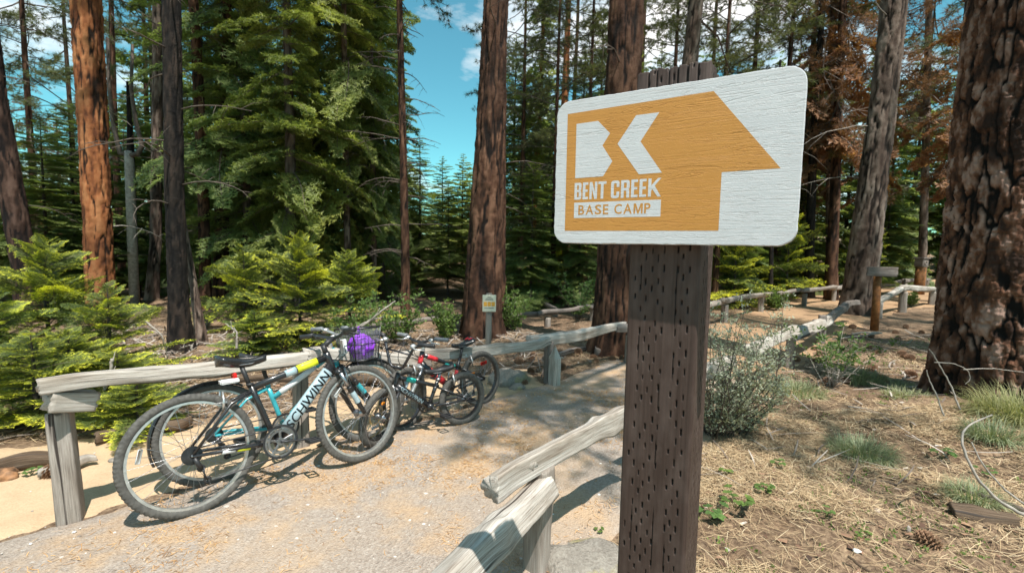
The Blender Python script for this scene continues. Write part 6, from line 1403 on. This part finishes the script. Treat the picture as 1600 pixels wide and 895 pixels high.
for i, (a, b_, rr, lab, mk) in enumerate([((-20, 728, .06), (100, 712, .06), .042, 'rotten dark log lying on the sand left of the fence post', 'wood_rot'), ((150, 682, .06), (300, 655, .06), .035, 'long rotten log behind the left fence seen above the front wheel', 'wood_rot'), ((60, 740, .04), (150, 715, .05), .025, 'pale peeled branch in front of the rotten log', 'deadlimb'),
                                          ((330, 600, .10), (470, 590, .12), .03, 'reddish fallen branch behind the rail and saddles', 'wood_rot'), ((640, 556, .05), (760, 548, .05), .06, 'grey fallen log between the rail and the double ponderosa', 'wood_dark'), ((870, 523, .08), (925, 520, .15), .05, 'grey fallen log under the raised rail section', 'wood_dark'),
                                          ((930, 550, .06), (1000, 552, .06), .07, 'short grey log at the foot of the plated ponderosa', 'wood_dark'), ((520, 590, .05), (600, 600, .05), .05, 'dark log in shade under the rail behind the basket', 'wood_rot'), ((850, 560, .05), (925, 540, .05), .035, 'thin grey log lying right of the pointed post', 'wood_dark')]):
    A1, A2 = G(*a), G(*b_); mb = MB(); hewn(mb, A1, A2, rr*2, rr*2, 300+i, nv=60, nu=18, bend=.06, taper=.25, rough=.25, p=2.2); mb.obj('fallen_log' if rr > .04 else 'fallen_branch', [M[mk]], label=lab, cat='log' if rr > .04 else 'branch')
A1, A2 = G(1487, 796, .03), G(1588, 812, .035); mb = MB(); hewn(mb, A1, A2, .085, .06, 331, nv=60, nu=24, bend=.01, taper=.1, rough=.28, p=2.6); mb.obj('split_log', [M['wood_rot']], label='short split log with a flaking dark end lying under the white bent twig', cat='log')
def rock(label, px, py, size, seed, z=0.0, m='rock', rz=0.0, name='rock'):
    g = G(px, py); mb = MB(); mb.blob((0, 0, 0), size, 18, .28, seed, None, 1.6); return mb.obj(name, [M[m]], label=label, cat='rock', loc=(g[0], g[1], surf(g[0], g[1])+z), rot=(0, 0, rz))
rock('large half-buried pale rock with lichen beside the near fence post', 905, 888, (.30, .20, .13), 5, -.04); rock('grey boulder behind the red bicycle near the pointed post', 795, 598, (.24, .16, .17), 7, .0, rz=.4); rock('small dark stone beside the grey boulder', 808, 606, (.09, .07, .06), 8)
rock('small grey stone left of the pointed post', 735, 600, (.13, .08, .07), 9); rock('orange-brown weathered stump chunk at the far left edge', 4, 748, (.08, .06, .05), 11, .01, 'wood_red', name='wood_chunk'); rock('small white stone in the straw near the bottom edge', 1338, 868, (.020, .015, .010), 12, .015, 'refl_w'); rock('pale upright chip of wood left of the pine cone', 1419, 838, (.010, .009, .026), 13, .02, 'wood', name='wood_chip')
rock('grey stone lying on the shaded path edge', 1035-160, 560, (.05, .04, .03), 14); rock('small round stone on the sand beyond the front wheel', 182, 720, (.045, .04, .04), 15)
def cone_mesh():
    mb = MB(); rr = np.random.default_rng(3); n = 84
    for i in range(n):
        s = (i+.5)/n; a = i*2.39996; rad_ = math.sin(PI*(.08+.86*s))**.75; z = -.5+s
        c, q = math.cos(a), math.sin(a); base = np.array([c*.18*rad_, q*.18*rad_, z]); out = np.array([c, q, .55*(s-.25)*2]); out /= np.linalg.norm(out); sd_ = np.array([-q, c, 0]); L_ = .34*rad_+.04; w = .13*rad_+.02
        tip = base+out*L_; V = [base-sd_*w*.5, base+sd_*w*.5, tip+sd_*w, tip-sd_*w, tip+out*.05-[0, 0, .03], base-[0, 0, .06], tip-[0, 0, .07]]
        mb.add(np.array(V), np.array([[0, 1, 2], [0, 2, 3], [3, 2, 4], [0, 3, 6], [0, 6, 5], [1, 5, 6], [1, 6, 2], [2, 6, 4], [3, 4, 6]]), at=np.full(7, rr.random()))
    mb.blob((0, 0, 0), (.2, .2, .46), 6, .1); return mb.mesh('pine_cone', [M['cone']], False)
cm_ = cone_mesh()
def cone(label, px, py, s, group=None):
    g = G(px, py); return link('pine_cone', cm_, None, label, 'pine cone', group, None, (g[0], g[1], surf(g[0], g[1])+s*.38), (PI/2+random.uniform(-.3, .3), random.uniform(-.3, .3), random.uniform(0, 6)), (s, s, s*1.15))
cone('open brown pine cone lying near the bottom edge right of the pale wood chip', 1449, 857, .088)
cone('brown pine cone beside the boulder at the path edge', 818, 600, .08); cone('brown pine cone on the shaded gravel right of the pointed post', 877, 577, .09); cone('dark pine cone on the sand by the rotten logs', 80, 745, .09)
rr_ = random.Random(4)
for i in range(46):
    px, py = (rr_.uniform(1235, 1440), rr_.uniform(505, 600)) if i < 30 else (rr_.uniform(900, 975), rr_.uniform(545, 600)) if i < 34 else (rr_.uniform(790, 960), rr_.uniform(545, 590))
    cone('dark fallen pine cone scattered on the shaded needle floor', px, py, rr_.uniform(.07, .11), 'dark pine cones scattered in the shade')
